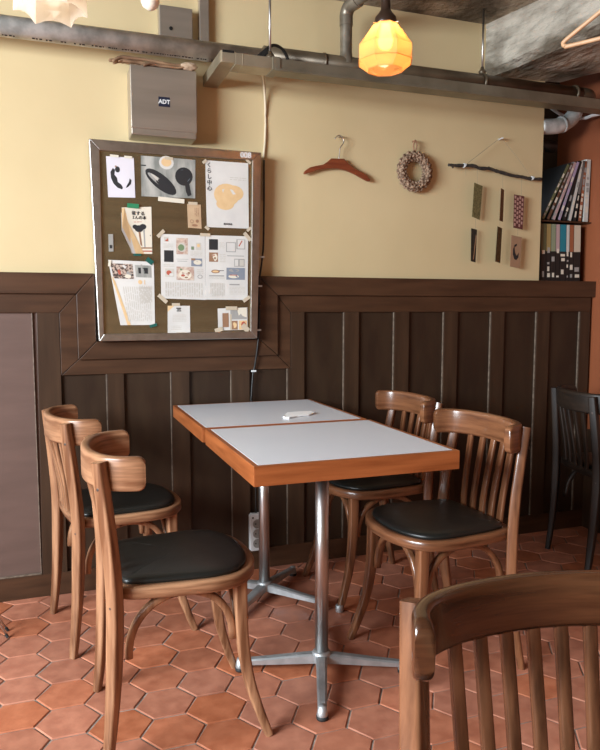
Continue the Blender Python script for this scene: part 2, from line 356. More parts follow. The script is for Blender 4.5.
def make_chair(W, label, loc, rz, glide=(), group=None, name='bentwood_chair', short=0, slats=5, pitch=.053, ch=.083, sw=.023):
    """W = (grain along z, grain along y, grain along x)"""
    wz, wy, wx, dark = W
    t = thing(name, label, 'chair', loc, rz, group)
    # seat ring
    bm = NB(); zs = [.410,.410,.414,.435,.440,.440,.436]
    ins = [.030,.004,.0,.0,.004,.026,.030]
    loops = [[Vector((p.x, p.y, z)) for p in outline(i)] for i, z in zip(ins, zs)]
    rs = [[bm.verts.new(p) for p in L] for L in loops]; n = len(rs[0])
    for k in range(len(rs)):
        a, c = rs[k], rs[(k+1) % len(rs)]
        for i in range(n): bm.faces.new((a[i], a[(i+1)%n], c[(i+1)%n], c[i]))
    obj('seat_frame', bm, wx, t, smooth=True)
    bm = NB(); L = []
    for i, z in ((.029,.414),(.025,.440),(.022,.444),(.024,.450),(.034,.4545),(.055,.457)):
        L.append([Vector((p.x, p.y, z)) for p in outline(i)])
    for sc, z in ((.82,.459),(.55,.460),(.28,.4605),(.06,.4606)):
        L.append([Vector((p.x*sc, p.y*sc, z)) for p in outline(.055)])
    loft(bm, L); obj('seat_pad', bm, LEATHER, t, smooth=True)
    # rear legs running up into the back posts
    for s in (1, -1):
        c_ = .022 if short else 0
        P = catmull([(-.203,s*.186,0),(-.190+c_*.5,s*.183,.12),(-.180+c_,s*.184,.26),(-.176+c_,s*.187,.42),(-.184+c_*.8,s*.183,.56),(-.203,s*.173,.750)], 5)
        bm = NB(); sweep(bm, P, lambda q: [(s*(.75*w_+.66*h_), .66*w_-.75*h_) for w_, h_ in rrect(.022+.008*min(q*2.2,1)+.004*sin(pi*q), .021+.007*min(q*2.2,1)+.004*sin(pi*q), .006)], ref=(1,0,0))
        leg = obj('rear_leg', bm, wz, t, smooth=True); leg.modifiers.new('es', 'EDGE_SPLIT').split_angle = R(45)
        bm = NB()
        nv = Vector((-.75, s*.66, 0)).normalized()
        for z, xx, yy in ((.728,-.199,.173),(.688,-.196,.1755),(.405,-.176+c_,.187)):
            bm = NB(); lathe(bm, [(0,-.001),(.0045,-.001),(.0045,.001),(.003,.0018),(0,.0018)], 10, Vector((xx, s*yy, z))+nv*.0142, nv.to_track_quat('Z','Y').to_matrix())
            obj('screw', bm, SCREW, leg)
        P = catmull([(.205,s*.182,0),(.180,s*.172,.07),(.155,s*.162,.16),(.141,s*.155,.27),(.137,s*.152,.412)], 5)
        bm = NB(); sweep(bm, P, lambda q: rrect(.021+.014*q, .021+.013*q, .006), ref=(1,0,0))
        leg = obj('front_leg', bm, wz, t, smooth=True); leg.modifiers.new('es', 'EDGE_SPLIT').split_angle = R(45)
        if s in glide:
            bm = NB(); lathe(bm, [(.013,0),(.0145,.003),(.0145,.024),(.0125,.027)], 14, (.203,s*.181,0)); lab(obj('leg_glide', bm, STEEL2, leg, smooth=True), 'grey metal cap on the foot')
    # bent crest rail with forward wings
    half = CREST[short]; path = [(x, y, 0) for x, y in half]+[(x, -y, 0) for x, y in half[-2::-1]]
    P = catmull(path, 5); n = len(P); zc = .761-ch/2
    P = [Vector((p.x, p.y, zc)) for p in P]
    def sec(q):
        e = min(q, 1-q)*2; k = min(1, e/.10); h = ch-.026*(1-k)**2; th = .023
        return rrect(th, h, .0075, 3)
    bm = NB(); sweep(bm, P, sec)
    cr = obj('crest_rail', bm, wy, t, smooth=True); cr.modifiers.new('es', 'EDGE_SPLIT').split_angle = R(50)
    for k in range(slats):
        y = (k-(slats-1)/2)*pitch
        xt = -.224+1.25*y*y; xb = -.178
        P = [Vector((xb+.25*y*y, y*.90, .435)), Vector((xb-.010+.5*y*y, y*.94, .52)), Vector((xt+.002, y, .772-ch))]
        bm = NB(); sweep(bm, catmull(P, 4), lambda q: rrect(.012, sw, .0035, 2), ref=(0,1,0))
        obj('slat', bm, wz, t, smooth=True).modifiers.new('es', 'EDGE_SPLIT').split_angle = R(45)
    # bent braces below the seat
    def arch(p0, p1, ztop, lean):
        pts = []
        for k in range(25):
            a = pi*k/24; c, s_ = cos(a), sin(a)
            c = math.copysign(abs(c)**.95, c); s_ = s_**.88 if s_ > 0 else 0
            m = (1-c)/2
            q = Vector(p0).lerp(Vector(p1), m); q.z = p0[2]+(p1[2]-p0[2])*m+(ztop-p0[2])*s_
            pts.append(q)
        return pts
    for s in (1, -1):
        bm = NB(); sweep(bm, arch((-.143,s*.150,.255), (.118,s*.146,.262), .400, 0), lambda q: rrect(.019, .023, .007, 3), ref=(0,1,0))
        obj('brace', bm, wz, t, smooth=True)
    bm = NB(); sweep(bm, arch((.134,-.126,.258), (.134,.126,.258), .398, 0), lambda q: rrect(.019, .022, .007, 3), ref=(1,0,0))
    obj('brace', bm, wz, t, smooth=True)
    return t
def woods(nm, c1, c2, rough, coat=0, dark=''):
    h_ = wood(nm+'_bent', c1, c2, 'h', rough, coat)
    return (wood(nm+'_upright', c1, c2, 2, rough, coat), h_, h_, dark)
OAK = woods('worn_oak', (.15,.060,.026), (.39,.20,.105), .33)
BRN = woods('brown_beech', (.10,.036,.015), (.23,.095,.042), .30, .35)
RED = woods('glossy_brown_beech', (.040,.013,.005), (.095,.036,.014), .25, .7)
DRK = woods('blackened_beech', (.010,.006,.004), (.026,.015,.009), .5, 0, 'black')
G = 'bentwood cafe chairs'
A = make_chair(OAK, 'pale worn wooden chair at the front left of the nearer table, seat seen whole', (.298,-.940,0), 0, group=G)
for i, (x, y, rz, lb) in enumerate([(.207,-.318,R(9),'pale wooden chair at the far left beside the panelled wall, behind another pale chair')]):
    c = copy_tree(A); c.location = (x, y, 0); c.rotation_euler.z = rz; c['label'] = lb
Cc = make_chair(BRN, 'brown slat-backed chair right of the nearer table, facing left with black seat', (1.125,-.885,0), pi+R(2), glide=(1,), group=G, short=1)
for i, (x, y, rz, lb) in enumerate([(1.165,-.325,R(180),'brown chair pushed under the back table by the dark panelling, mostly hidden')]):
    c = copy_tree(Cc); c.location = (x, y, 0); c.rotation_euler.z = rz; c['label'] = lb
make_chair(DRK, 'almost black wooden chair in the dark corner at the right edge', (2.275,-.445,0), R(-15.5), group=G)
make_chair((woods('window_lit_brown_beech', (.085,.033,.015), (.20,.085,.040), .25, .6)[0],)+RED[1:], 'glossy brown chair closest to the camera, cut off at the bottom right', (.553,-2.26,0), R(-97.4), group=G, short=1, slats=7, pitch=.0395, ch=.073, sw=.018)  # uprights coloured lighter than the crest to imitate window light on them

# ------------------------------------------------------------------ tables
def make_table(label, cx, cy, rot, arms, T=.046):
    t = thing('cafe_table', label, 'table', (cx, cy, 0)); W, D, H = .581, .566, .72
    bm = NB(); e = .015
    box(bm, -W/2+e, W/2-e, -D/2+e, D/2-e, H-T+.008, H+.0004); obj('table_top', bm, LAMIN, t)
    bm = NB()
    for s in (1, -1):
        x0, x1 = sorted((s*W/2, s*(W/2-e))); y0, y1 = sorted((s*D/2, s*(D/2-e)))
        prism(bm, [(-W/2, s*D/2, H-T), (W/2, s*D/2, H-T), (W/2-e, s*(D/2-e), H-T), (-W/2+e, s*(D/2-e), H-T)], (0,0,T), 0)
        prism(bm, [(s*W/2, -D/2, H-T), (s*W/2, D/2, H-T), (s*(W/2-e), D/2-e, H-T), (s*(W/2-e), -D/2+e, H-T)], (0,0,T), 1)
    lab(obj('edge_band', bm, [EDGEX, EDGEY], t, bevel=.0012), 'orange wood edging')
    bm = NB(); box(bm, -.11, .11, -.11, .11, H-T-.006, H-T+.008); box(bm, -.045, .045, -.045, .045, H-T-.03, H-T-.006); obj('bracket', bm, BLACK, t, bevel=.002)
    bm = NB(); lathe(bm, [(.0205,.062),(.0205,H-T-.02)], 28); obj('column', bm, STEEL, t, smooth=True)
    bm = NB(); lathe(bm, [(.021,.030),(.028,.034),(.029,.060),(.026,.066),(.0205,.068)], 28)
    for a in arms:
        d = Vector((cos(a), sin(a), 0)); n = Vector((-d.y, d.x, 0)); L = .255
        prof = [(.0, .019,.034,.062), (.05,.016,.031,.058), (L*.6,.0145,.026,.046), (L-.012,.0125,.022,.037), (L,.010,.022,.034)]
        rings = []
        for r_, hw, z0, z1 in prof:
            rings.append([bm.verts.new(d*r_+n*q+Vector((0,0,z))) for q, z in ((-hw,z0),(hw,z0),(hw,z1-.004),(hw*.6,z1),(-hw*.6,z1),(-hw,z1-.004))])
        for p_, q_ in zip(rings, rings[1:]):
            for k in range(6): bm.faces.new((p_[k], p_[(k+1)%6], q_[(k+1)%6], q_[k]))
        bm.faces.new(rings[0][::-1]); bm.faces.new(rings[-1])
    base = obj('base', bm, STEEL2, t)
    for a in arms:
        bm = NB(); c = (cos(a)*.248, sin(a)*.248, 0)
        lathe(bm, [(.015,.010),(.0155,.013),(.011,.038)], 16, c, mi=0); lathe(bm, [(.0155,0),(.0165,.003),(.0165,.010),(.013,.0102)], 16, c, mi=1)
        obj('foot', bm, [STEEL2, RUBBER], base, smooth=True)
    return t
aa = [R(-21+90*k) for k in range(4)]
make_table('nearer white-topped square table with orange wood edge', .747, -.873, 0, aa, .051)
ab = [R(-45+90*k) for k in range(4)]
make_table('farther white-topped square table pushed against the brown panelling', .740, -.295, 0, ab)
# folded tissue on the back table
bm = NB()
pp = [at(u, v, 2, .7205) for u, v in ((283,418),(287,414),(299,413),(311,412.5),(315,413.8),(309,416),(297,417.3),(289,419))]
prism(bm, pp, (0,0,.005)); bmesh.ops.subdivide_edges(bm, edges=bm.edges[:], cuts=1)
for v in bm.verts: v.co.z += random.uniform(0, .002)
tag(obj('folded_napkin', bm, mat('bright_tissue', (.9,.9,.9), rough=.9), bevel=.001), 'small folded white napkin lying on the farther table', 'napkin')

# ------------------------------------------------------------------ notice board and its papers
YBD = -.050
nb = thing('notice_board', 'steel-framed notice board covered in taped papers, set into the brown panelling', 'notice board', (.5, .0, 1.36))
def bd(u, v, y=YBD): return at(u, v, 1, y)
def loc(p): return Vector(p)-Vector((.5,0,1.36))
TLo, TRo, BRo, BLo = (89,138.5), (261.3,152.5), (257.3,338.5), (99,341.5)
TLi, TRi, BRi, BLi = (99.5,150), (252.5,160), (250.5,331.5), (104,334)
bm = NB()
for q in ((TLo,TRo,TRi,TLi),(TRo,BRo,BRi,TRi),(BRo,BLo,BLi,BRi),(BLo,TLo,TLi,BLi)):
    prism(bm, [loc(bd(u, v, -.056)) for u, v in q], (0, .050, 0))
obj('frame', bm, FRAME, nb, bevel=.0022, ang=30)
bm = NB(); prism(bm, [loc(bd(u, v, YBD+.004)) for u, v in (TLi,TRi,BRi,BLi)], (0,.04,0)); obj('panel', bm, BOARD, nb)
c0 = bd(245.8, 155.3, -.0566)
obj('number_sticker', text_bm('008', .030, Matrix.Translation(loc(c0)) @ Matrix.Rotation(pi/2,4,'X')), WHITEP, nb)
def Z3(x, y): return (85+x/3.243, 130+y/3.243)
def sheet(name, label, cat, corners, items, base=PAPER, curl=.0, y0=YBD+.0025, seed=0, group='papers taped to the notice board'):
    """corners TL,TR,BR,BL in photo pixels; items (kind, u0,v0,u1,v1, material) in 0..1 sheet coordinates"""
    rg = random.Random(seed); TLc, TRc, BRc, BLc = [bd(*Z3(*c), y0) for c in corners]
    mats_ = [base]; ph = rg.uniform(0, 6)
    def P(u, v, off=0):
        p = (TLc*(1-u)+TRc*u)*(1-v)+(BLc*(1-u)+BRc*u)*v
        p.y -= .0012+.0010*sin(u*5+ph)*cos(v*4+ph)+curl*((1-u)**4)*(.3+v)+off
        return p
    def mi(m):
        if m not in mats_: mats_.append(m)
        return mats_.index(m)
    bm = NB(); n = 8
    g_ = [[bm.verts.new(P(i/n, j/n)) for i in range(n+1)] for j in range(n+1)]
    h_ = [[bm.verts.new(P(i/n, j/n)+Vector((0,.0007,0))) for i in range(n+1)] for j in range(n+1)]
    for j in range(n):
        for i in range(n):
            bm.faces.new((g_[j][i], g_[j+1][i], g_[j+1][i+1], g_[j][i+1])); bm.faces.new((h_[j][i], h_[j][i+1], h_[j+1][i+1], h_[j+1][i]))
    for i in range(n):
        for a_, b_, c_, d_ in ((g_[0][i],g_[0][i+1],h_[0][i+1],h_[0][i]),(g_[n][i+1],g_[n][i],h_[n][i],h_[n][i+1]),(g_[i+1][0],g_[i][0],h_[i][0],h_[i+1][0]),(g_[i][n],g_[i+1][n],h_[i+1][n],h_[i][n])):
            bm.faces.new((a_, b_, c_, d_))
    lv = 0
    for it in items:
        k, m = it[0], it[-1]; lv += 1; off = .0003+.00002*lv
        if k == 'r':
            u0, v0, u1, v1 = it[1:5]; nn = max(1, int(abs(u1-u0)*8))
            for q in range(nn):
                a_, b_ = u0+(u1-u0)*q/nn, u0+(u1-u0)*(q+1)/nn
                bm.faces.new([bm.verts.new(P(*c_, off)) for c_ in ((a_,v0),(a_,v1),(b_,v1),(b_,v0))]).material_index = mi(m)
        elif k == 'e':
            u, v, ru, rv = it[1:5]; rot = it[5] if len(it) > 6 else 0
            pts = []
            for q in range(20):
                a_ = 2*pi*q/20; x_, y_ = ru*cos(a_), rv*sin(a_)
                pts.append(bm.verts.new(P(u+x_*cos(rot)-y_*sin(rot), v+x_*sin(rot)+y_*cos(rot), off)))
            bm.faces.new(pts[::-1]).material_index = mi(m)
        elif k == 'p':
            bm.faces.new([bm.verts.new(P(u, v, off)) for u, v in it[1]]).material_index = mi(m)
        elif k == 'lines':                                # small print set as rows of broken dashes
            u0, v0, u1, v1, cnt = it[1:6]
            for q in range(cnt):
                v = v0+(v1-v0)*(q+.3)/cnt; u = u0
                while u < u1:
                    l_ = min(rg.uniform(.03,.14), u1-u)
                    bm.faces.new([bm.verts.new(P(*c_, off)) for c_ in ((u,v),(u,v+(v1-v0)/cnt*.38),(u+l_,v+(v1-v0)/cnt*.38),(u+l_,v))]).material_index = mi(m)
                    u += l_+rg.uniform(.01,.03)
        elif k == 'cols':
            u0, v0, u1, v1, cnt = it[1:6]
            for q in range(cnt):
                u = u0+(u1-u0)*(q+.3)/cnt; v = v0
                while v < v1:
                    l_ = min(rg.uniform(.03,.12), v1-v)
                    bm.faces.new([bm.verts.new(P(*c_, off)) for c_ in ((u,v),(u,v+l_),(u+(u1-u0)/cnt*.36,v+l_),(u+(u1-u0)/cnt*.36,v))]).material_index = mi(m)
                    v += l_+rg.uniform(.01,.03)
    me = obj.__wrapped__(name, bm, mats_) if hasattr(obj, '__wrapped__') else None
    if me is None:
        mm = bpy.data.meshes.new(name); bm.to_mesh(mm); bm.free()
        for m in mats_: mm.materials.append(m)
        me = bpy.data.objects.new(name, mm); COL.objects.link(me)
    tag(me, label, cat, group); me['_'] = 0; del me['_']
    me_P = P
    return me, P
def tape(parent, x, y, l, h, rot, m=TAPE, yy=None):
    c = bd(*Z3(x, y), YBD-.0016 if yy is None else yy); bm = NB(); s = 1/3.243*.00385
    box(bm, -l*s/2, l*s/2, -.00025, .00025, -h*s/2, h*s/2); bm.transform(Matrix.Translation(c) @ Matrix.Rotation(R(rot), 4, 'Y'))
    obj('tape', bm, m, parent)
def wtext(parent, body, u, v, size, P, m=INK, sx=1, name='lettering'):
    c = P(u, v, .0006); obj(name, text_bm(body, size, Matrix.Translation(c) @ Matrix.Rotation(pi/2,4,'X') @ Matrix.Scale(sx,4,(1,0,0)), .0002), m, parent)
# 1 globe print
s, P = sheet('art_print', 'small white print of a round black globe shape, top left of the notice board', 'print', ((68,85),(158,90),(163,220),(75,218)),
    [('p', [(.13,.38),(.22,.28),(.30,.32),(.27,.44),(.36,.52),(.38,.62),(.50,.68),(.56,.76),(.52,.80),(.36,.76),(.22,.66),(.14,.52)], INK),
     ('e', .39,.31,.09,.075, INK), ('p', [(.82,.52),(.88,.56),(.86,.66),(.74,.74),(.66,.76),(.72,.68),(.78,.62)], INK), ('e', .33,.235,.035,.02,INKN)], PAPERL, seed=1)
tape(s, 95,84,26,7,2, PAPERY); tape(s, 140,88,24,7,2,PAPERY)
# 2 food photo
s, P = sheet('food_photograph', 'wide grey photograph of a long dark leaf dish, bowl and black teapot', 'photograph', ((181,83),(358,97),(357,222),(183,215)),
    [('e', .36,.62,.40,.155,.86, INK), ('e', .33,.62,.30,.06,.80, INKG), ('e', .34,.60,.24,.03,.82, INKL), ('r', .0,.22,.09,.25,INK),
     ('e', .46,.13,.135,.17, PAPER), ('e', .46,.12,.095,.11, INKO), ('p', [(.80,.60),(.88,.60),(.93,.92),(.86,.96),(.82,.82)], INK), ('e', .785,.45,.165,.235, INK), ('e', .785,.44,.12,.165, INKB), ('e', .785,.44,.085,.12, INK),
     ('e', .785,.44,.035,.05, INKB)], PHOTOG, seed=2)
tape(s, 272,92,27,9,3,TAPE); tape(s, 280,227,84,14,3,PAPERY)
# 3 poster
s, P = sheet('paper_poster', 'creased white poster with a peach blot and vertical Japanese heading, top right of board', 'poster', ((390,98),(529,108),(531,320),(395,315)),
    [('e', .48,.50,.30,.17, INKO), ('e', .64,.47,.24,.12, INKO), ('e', .44,.64,.21,.09, INKO), ('lines', .56,.22,.95,.28,2,INKL)], PAPER, seed=3)
for i, ch in enumerate('くらし中心'): wtext(s, ch, .085, .07+i*.087, .020, P)
wtext(s, '無印良品', .50, .945, .0085, P)
tape(s, 388,102,16,9,-40); tape(s, 530,102,20,9,40); tape(s, 396,318,16,9,40); tape(s, 532,322,18,9,-40)
# 4 tan card
s, P = sheet('note_card', 'small tan note card taped in the middle of the notice board', 'card', ((331,240),(375,242),(378,320),(334,317)),
    [('cols', .50,.15,.85,.5,3,INKN), ('e', .3,.72,.13,.08,INKN), ('e', .7,.70,.12,.07,INKN), ('e', .3,.72,.09,.055,PAPERT), ('e',.5,.88,.22,.05,INKN)], PAPERT, seed=4)
tape(s, 350,238,30,9,0)
# 5 curling booklet cover
s, P = sheet('booklet_cover', 'curled booklet cover with dark olives and Japanese title, held by green tape', 'booklet', ((118,252),(215,249),(218,402),(150,401)),
    [('p', [(.0,.02),(.10,.0),(.12,.3),(.62,1),(.10,1),(-.18,.5)], INKO), ('p', [(-.05,.1),(.06,.3),(.42,1),(.05,1),(-.2,.5)], PAPER),
     ('p', [(-.10,.42),(.03,.50),(.06,.56),(-.08,.54)], INK), ('p', [(-.02,.62),(.12,.68),(.16,.76),(.0,.74)], INK), ('p', [(.10,.80),(.22,.85),(.28,.94),(.14,.92)], INK),
     ('e', .50,.46,.17,.075, INK), ('e', .66,.42,.13,.06, INK), ('e', .36,.42,.10,.05, INK), ('p', [(.46,.5),(.54,.5),(.56,.85),(.48,.8)], INKN), ('p', [(.66,.48),(.72,.48),(.70,.88),(.64,.88)], INKG),
     ('r', .45,.86,.99,.89, INKN), ('r', .45,.93,.99,.955, INKR), ('r', .92,.6,.95,.62, INK), ('lines', .3,.05,.62,.075,1,INKL), ('lines', .34,.30,.62,.33,1,INKR)], PAPERY, curl=.010, seed=5)
wtext(s, '常備する', .45, .135, .0165, P); wtext(s, 'ごはんの本', .46, .225, .0145, P)
tape(s, 156,246,36,14,2,TAPEG, YBD-.004); tape(s, 170,404,24,8,0,TAPEK)
# 6 open magazine spread : two leaves of one magazine
mg = thing('open_magazine', 'open magazine spread of recipe photos taped across the right half of the board', 'magazine', (0,0,0), 0, 'papers taped to the notice board')
def page(name, c, items, sd):
    s, P = sheet(name, '', '', c, items, PAPER, seed=sd, y0=YBD+.0015)
    for k in ('label','category','group'): del s[k]
    s.parent = mg; return s, P
def zl(x, y): return ((x-30)/480, (y-38)/700)
def bx(f, x0, y0, x1, y1, m): a_ = f(x0, y0); b_ = f(x1, y1); return ('r', a_[0], a_[1], b_[0], b_[1], m)
def el(f, x, y, rx, ry, m): a_ = f(x, y); return ('e', a_[0], a_[1], rx/480, ry/700, m)
LFT = [bx(zl,65,68,115,118,INKL), bx(zl,80,85,110,115,INKR), bx(zl,195,75,320,250,PHOTOP), el(zl,255,175,42,50,INKL), el(zl,248,178,34,36,INKGN), bx(zl,65,212,165,338,INK), el(zl,115,265,42,34,PAPERY), el(zl,115,265,22,18,INKO),
       bx(zl,410,120,465,200,INKL), el(zl,437,150,18,18,INKO), bx(zl,355,160,388,200,INKG), el(zl,372,180,14,16,INKGN), bx(zl,355,290,475,375,INKB), el(zl,425,332,45,26,PAPERY), bx(zl,355,290,400,312,INKN),
       bx(zl,75,410,170,500,INKL), el(zl,115,455,28,26,INKR), el(zl,140,475,22,16,PAPER), bx(zl,195,385,385,530,PHOTOP), el(zl,290,470,68,52,PAPERY), el(zl,265,480,22,12,INKR), el(zl,330,450,16,10,INKN), el(zl,245,415,14,10,INKGN), el(zl,300,500,18,8,INKN),
       el(zl,450,487,28,22,INKG), el(zl,450,487,20,15,PAPER), bx(zl,195,302,325,306,INKG), bx(zl,205,322,310,328,INKG)]
def f(u0,v0,u1,v1,n,m=INKL): return ('cols', u0,v0,u1,v1,n,m)
LFT += [f(.08,.74,.94,.96,16), ('lines', .66,.25,.93,.33,4,INKL), ('lines', .06,.14,.28,.22,4,INKL), ('lines', .8,.52,.95,.60,3,INKL), ('lines', .06,.46,.3,.51,2,INKL)]
def zr(x, y): return ((x-60)/455, (y-60)/680)
RGT = [bx(zr,98,100,192,212,INK), el(zr,145,155,38,38,INKG), el(zr,145,155,24,24,INKGN), bx(zr,98,240,192,338,INKN), el(zr,145,290,44,46,PAPERY), el(zr,130,278,12,12,INKN), el(zr,160,300,12,12,INKN), el(zr,150,270,8,8,INKR),
       bx(zr,278,128,382,232,INKG), bx(zr,286,136,374,224,PAPER), bx(zr,388,95,482,200,INKG), bx(zr,400,100,474,192,PAPER), ('p', [zr(410,165),zr(420,172),zr(455,110),zr(445,105)], INKR), bx(zr,365,302,478,385,INKG), bx(zr,372,310,408,378,PAPER), bx(zr,424,312,470,376,INKL),
       bx(zr,282,398,482,525,INKB), el(zr,365,425,62,18,INKG), el(zr,360,490,60,20,PAPERY), bx(zr,318,472,400,480,INKR), el(zr,165,440,48,20,INKN), el(zr,165,440,34,11,INKO), bx(zr,200,428,255,434,INK), bx(zr,98,480,258,492,INKG), bx(zr,288,268,470,276,INKG),
       bx(zr,315,570,425,584,INKG), ('lines',.56,.79,.93,.92,6,INKL), f(.1,.74,.45,.95,9), ('lines',.32,.1,.45,.2,5,INKL), ('lines',.08,.64,.45,.68,2,INKL), ('lines',.33,.28,.47,.42,5,INKL)]
ml, P = page('left_page', ((245,337),(389,342),(391,551),(247,546)), LFT, 6)
mr_, P = page('right_page', ((390,341),(529,345),(527,551),(391,550)), RGT, 7)
tape(ml, 246,336,30,11,-45); tape(ml, 252,547,36,12,42); tape(mr_, 390,340,34,10,0); tape(mr_, 527,346,34,12,48); tape(mr_, 524,548,28,11,-35)
# 7 torn page lower left
s, P = sheet('magazine_page', 'single magazine page with two photos and tea-stained fold, lower left of board', 'page', ((75,421),(223,428),(227,632),(115,633)),
    [('r', .04,.05,.52,.28, PHOTOD), ('e', .14,.12,.06,.035, PAPER), ('e', .30,.10,.07,.03, PAPER), ('e', .22,.18,.09,.04, INKR), ('e',.42,.20,.06,.04,INKG), ('e', .38,.24,.08,.03, PAPERY), ('r', .57,.06,.94,.25, PHOTOG), ('r', .64,.10,.86,.19, INK), ('r', .70,.05,.74,.24, INKG), ('e', .66,.325,.05,.035, INKO), ('r',.76,.29,.78,.36,INKO),
     ('p', [(.0,.24),(.07,.32),(.30,1),(.20,1)], INKO), ('cols', .22,.40,.92,.94,13,INKL), ('cols', .62,.38,.95,.66,6,INKL)], PAPER, seed=8)
tape(s, 210,425,24,15,38,TAPEK); tape(s, 222,634,24,9,-15,TAPEK); tape(s, 80,432,8,20,10,PAPERY)
# 8 small note
s, P = sheet('printed_note', 'small white printed note below the open magazine', 'note', ((268,570),(340,570),(341,656),(268,659)),
    [('p', [(.0,.0),(.30,.0),(.0,.22)], INKO), ('r', .38,.07,.60,.11, INK), ('r', .42,.12,.58,.15, INK), ('r', .40,.17,.60,.21, INK), ('lines', .22,.32,.84,.60,5,INKL), ('lines', .15,.72,.62,.90,3,INKL)], PAPER, seed=9)
tape(s, 295,566,26,9,0); tape(s, 310,660,26,8,0)
# 9 collage card
s, P = sheet('photo_card', 'white card with small brown photo collage, bottom right corner of board', 'card', ((430,579),(526,575),(527,648),(432,650)),
    [('r', .15,.22,.36,.86, INKN), ('r', .19,.35,.32,.80, PAPERY), ('r', .42,.0,.98,.52, INKG), ('p', [(.64,.0),(.98,.02),(.98,.44),(.66,.36)], PAPERY), ('r', .42,.58,.66,.98, INKN), ('e', .54,.78,.09,.13, INKO), ('r', .70,.58,.98,.98, INKO), ('e', .86,.76,.08,.14, INKR), ('r', .40,.28,.46,.98, TAPE)], PAPER, seed=10)
tape(s, 475,578,40,12,0); tape(s, 434,648,28,14,-15); tape(s, 520,642,30,18,45)
# 10 clear clip
bm = NB(); box(bm, -.0085,.0085,-.001,.001,-.032,.032); box(bm, -.005,.003,-.0025,-.001,-.02,-.008, 1)
o = obj('plastic_holder', bm, [GREYP, INK]); o.location = bd(*Z3(84,366), YBD+.001); tag(o, 'narrow grey plastic holder at the left edge inside the notice board', 'holder')

# ------------------------------------------------------------------ metal boxes, cloth
def bxpx(name, label, cat, u0, v0, u1, v1, yb, depth, m):
    a_ = at(u0, v0, 1, yb); b_ = at(u1, v1, 1, yb)
    t = thing(name, label, cat, ((a_.x+b_.x)/2, yb+depth, (a_.z+b_.z)/2))
    hw, hh = abs(b_.x-a_.x)/2, abs(a_.z-b_.z)/2
    return t, hw, hh, depth
t, hw, hh, dp = bxpx('alarm_box', 'large brushed metal alarm box with small dark badge, above the notice board', 'alarm box', 130, 64.5, 197, 139, -.085, .105, ALBOX)
bm = NB(); box(bm, -hw, hw, -dp+.004, 0, -hh, hh); obj('housing', bm, ALBOX, t, bevel=.004)
bm = NB(); box(bm, -hw-.001, hw+.001, -dp-.002, -dp+.010, -hh+.022, hh+.002); obj('cover', bm, ALBOX, t, bevel=.003)
bm = NB(); box(bm, -.021, .021, -dp-.0030, -dp-.0018, -.016, .019); bd_ = obj('badge', bm, mat('navy_badge', (.012,.016,.035), rough=.4), t); lab(bd_, 'dark navy badge with white letters')
obj('lettering', text_bm('ADT', .021, Matrix.Translation((0,-dp-.0035,.001)) @ Matrix.Rotation(pi/2,4,'X')), WHITEP, bd_)
BXT = at(130, 64.5, 1, -.085)
t, hw, hh, dp = bxpx('junction_box', 'smaller grey metal box fixed to the wall above the round pipe', 'box', 159, 4, 193, 44, -.025, .045, ALBOX)
bm = NB(); box(bm, -hw, hw, -dp, 0, -hh, hh); obj('housing', bm, ALBOX, t, bevel=.003)
bm = NB(); lathe(bm, [(0,-.002),(.007,-.002),(.007,.002),(0,.002)], 14, (-.02,-dp-.001,-.018), Matrix.Rotation(pi/2,3,'X')); obj('lock', bm, BLACK, t)
bm = NB(); a_ = at(200, 20, 1, -.02); b_ = at(209.5, 20, 1, -.02); box(bm, a_.x, b_.x, -.012, .022, 2.085, ZC+.0); tag(obj('cable_trunking', bm, ALBOX, bevel=.002), 'vertical grey cable trunking on the wall beside the small metal box', 'trunking')
# dried stalks lying on the alarm box
bm = NB(); rg = random.Random(5)
z0 = BXT.z+.008
for k in range(9):
    yy = -.075+rg.uniform(-.018,.022); dz = abs(rg.gauss(0,.006))
    x_s = BXT.x-.075+rg.uniform(0,.05) if k < 5 else BXT.x+.01+rg.uniform(0,.05); x_e = BXT.x+.18+rg.uniform(-.05,.06)
    pts = [(x_s, yy-.005, z0-.012+rg.uniform(-.012,.012)), (x_s+.03, yy, z0+.004+dz)]
    for q in range(1,6):
        pts.append((x_s+.03+(x_e-x_s-.03)*q/5, yy+rg.uniform(-.006,.006), z0+dz+rg.uniform(-.002,.005)))
    tube(bm, catmull(pts, 4), rg.uniform(.003,.0065), 6)
tag(obj('dried_stalks', bm, mat('dried_brown_stalk', (.16,.085,.045), (.33,.20,.11), rough=.9, scale=40, stretch=(.2,1,1)), smooth=True), 'bundle of dried brown stalks lying on top of the metal alarm box', 'dried plant')
bm = NB(); bmesh.ops.create_icosphere(bm, subdivisions=3, radius=.024)
for v in bm.verts: v.co = Vector((v.co.x*1.35, v.co.y*.8, v.co.z*.62))*(1+.13*sin(v.co.x*300)*cos(v.co.z*260)); v.co += Vector((BXT.x+.215, -.082, z0+.010))
tag(obj('cloth_scrap', bm, mat('tan_cloth', (.36,.24,.15), (.55,.42,.30), rough=.95, scale=50), smooth=True), 'crumpled tan cloth scrap at the right end of the dried stalks', 'cloth')

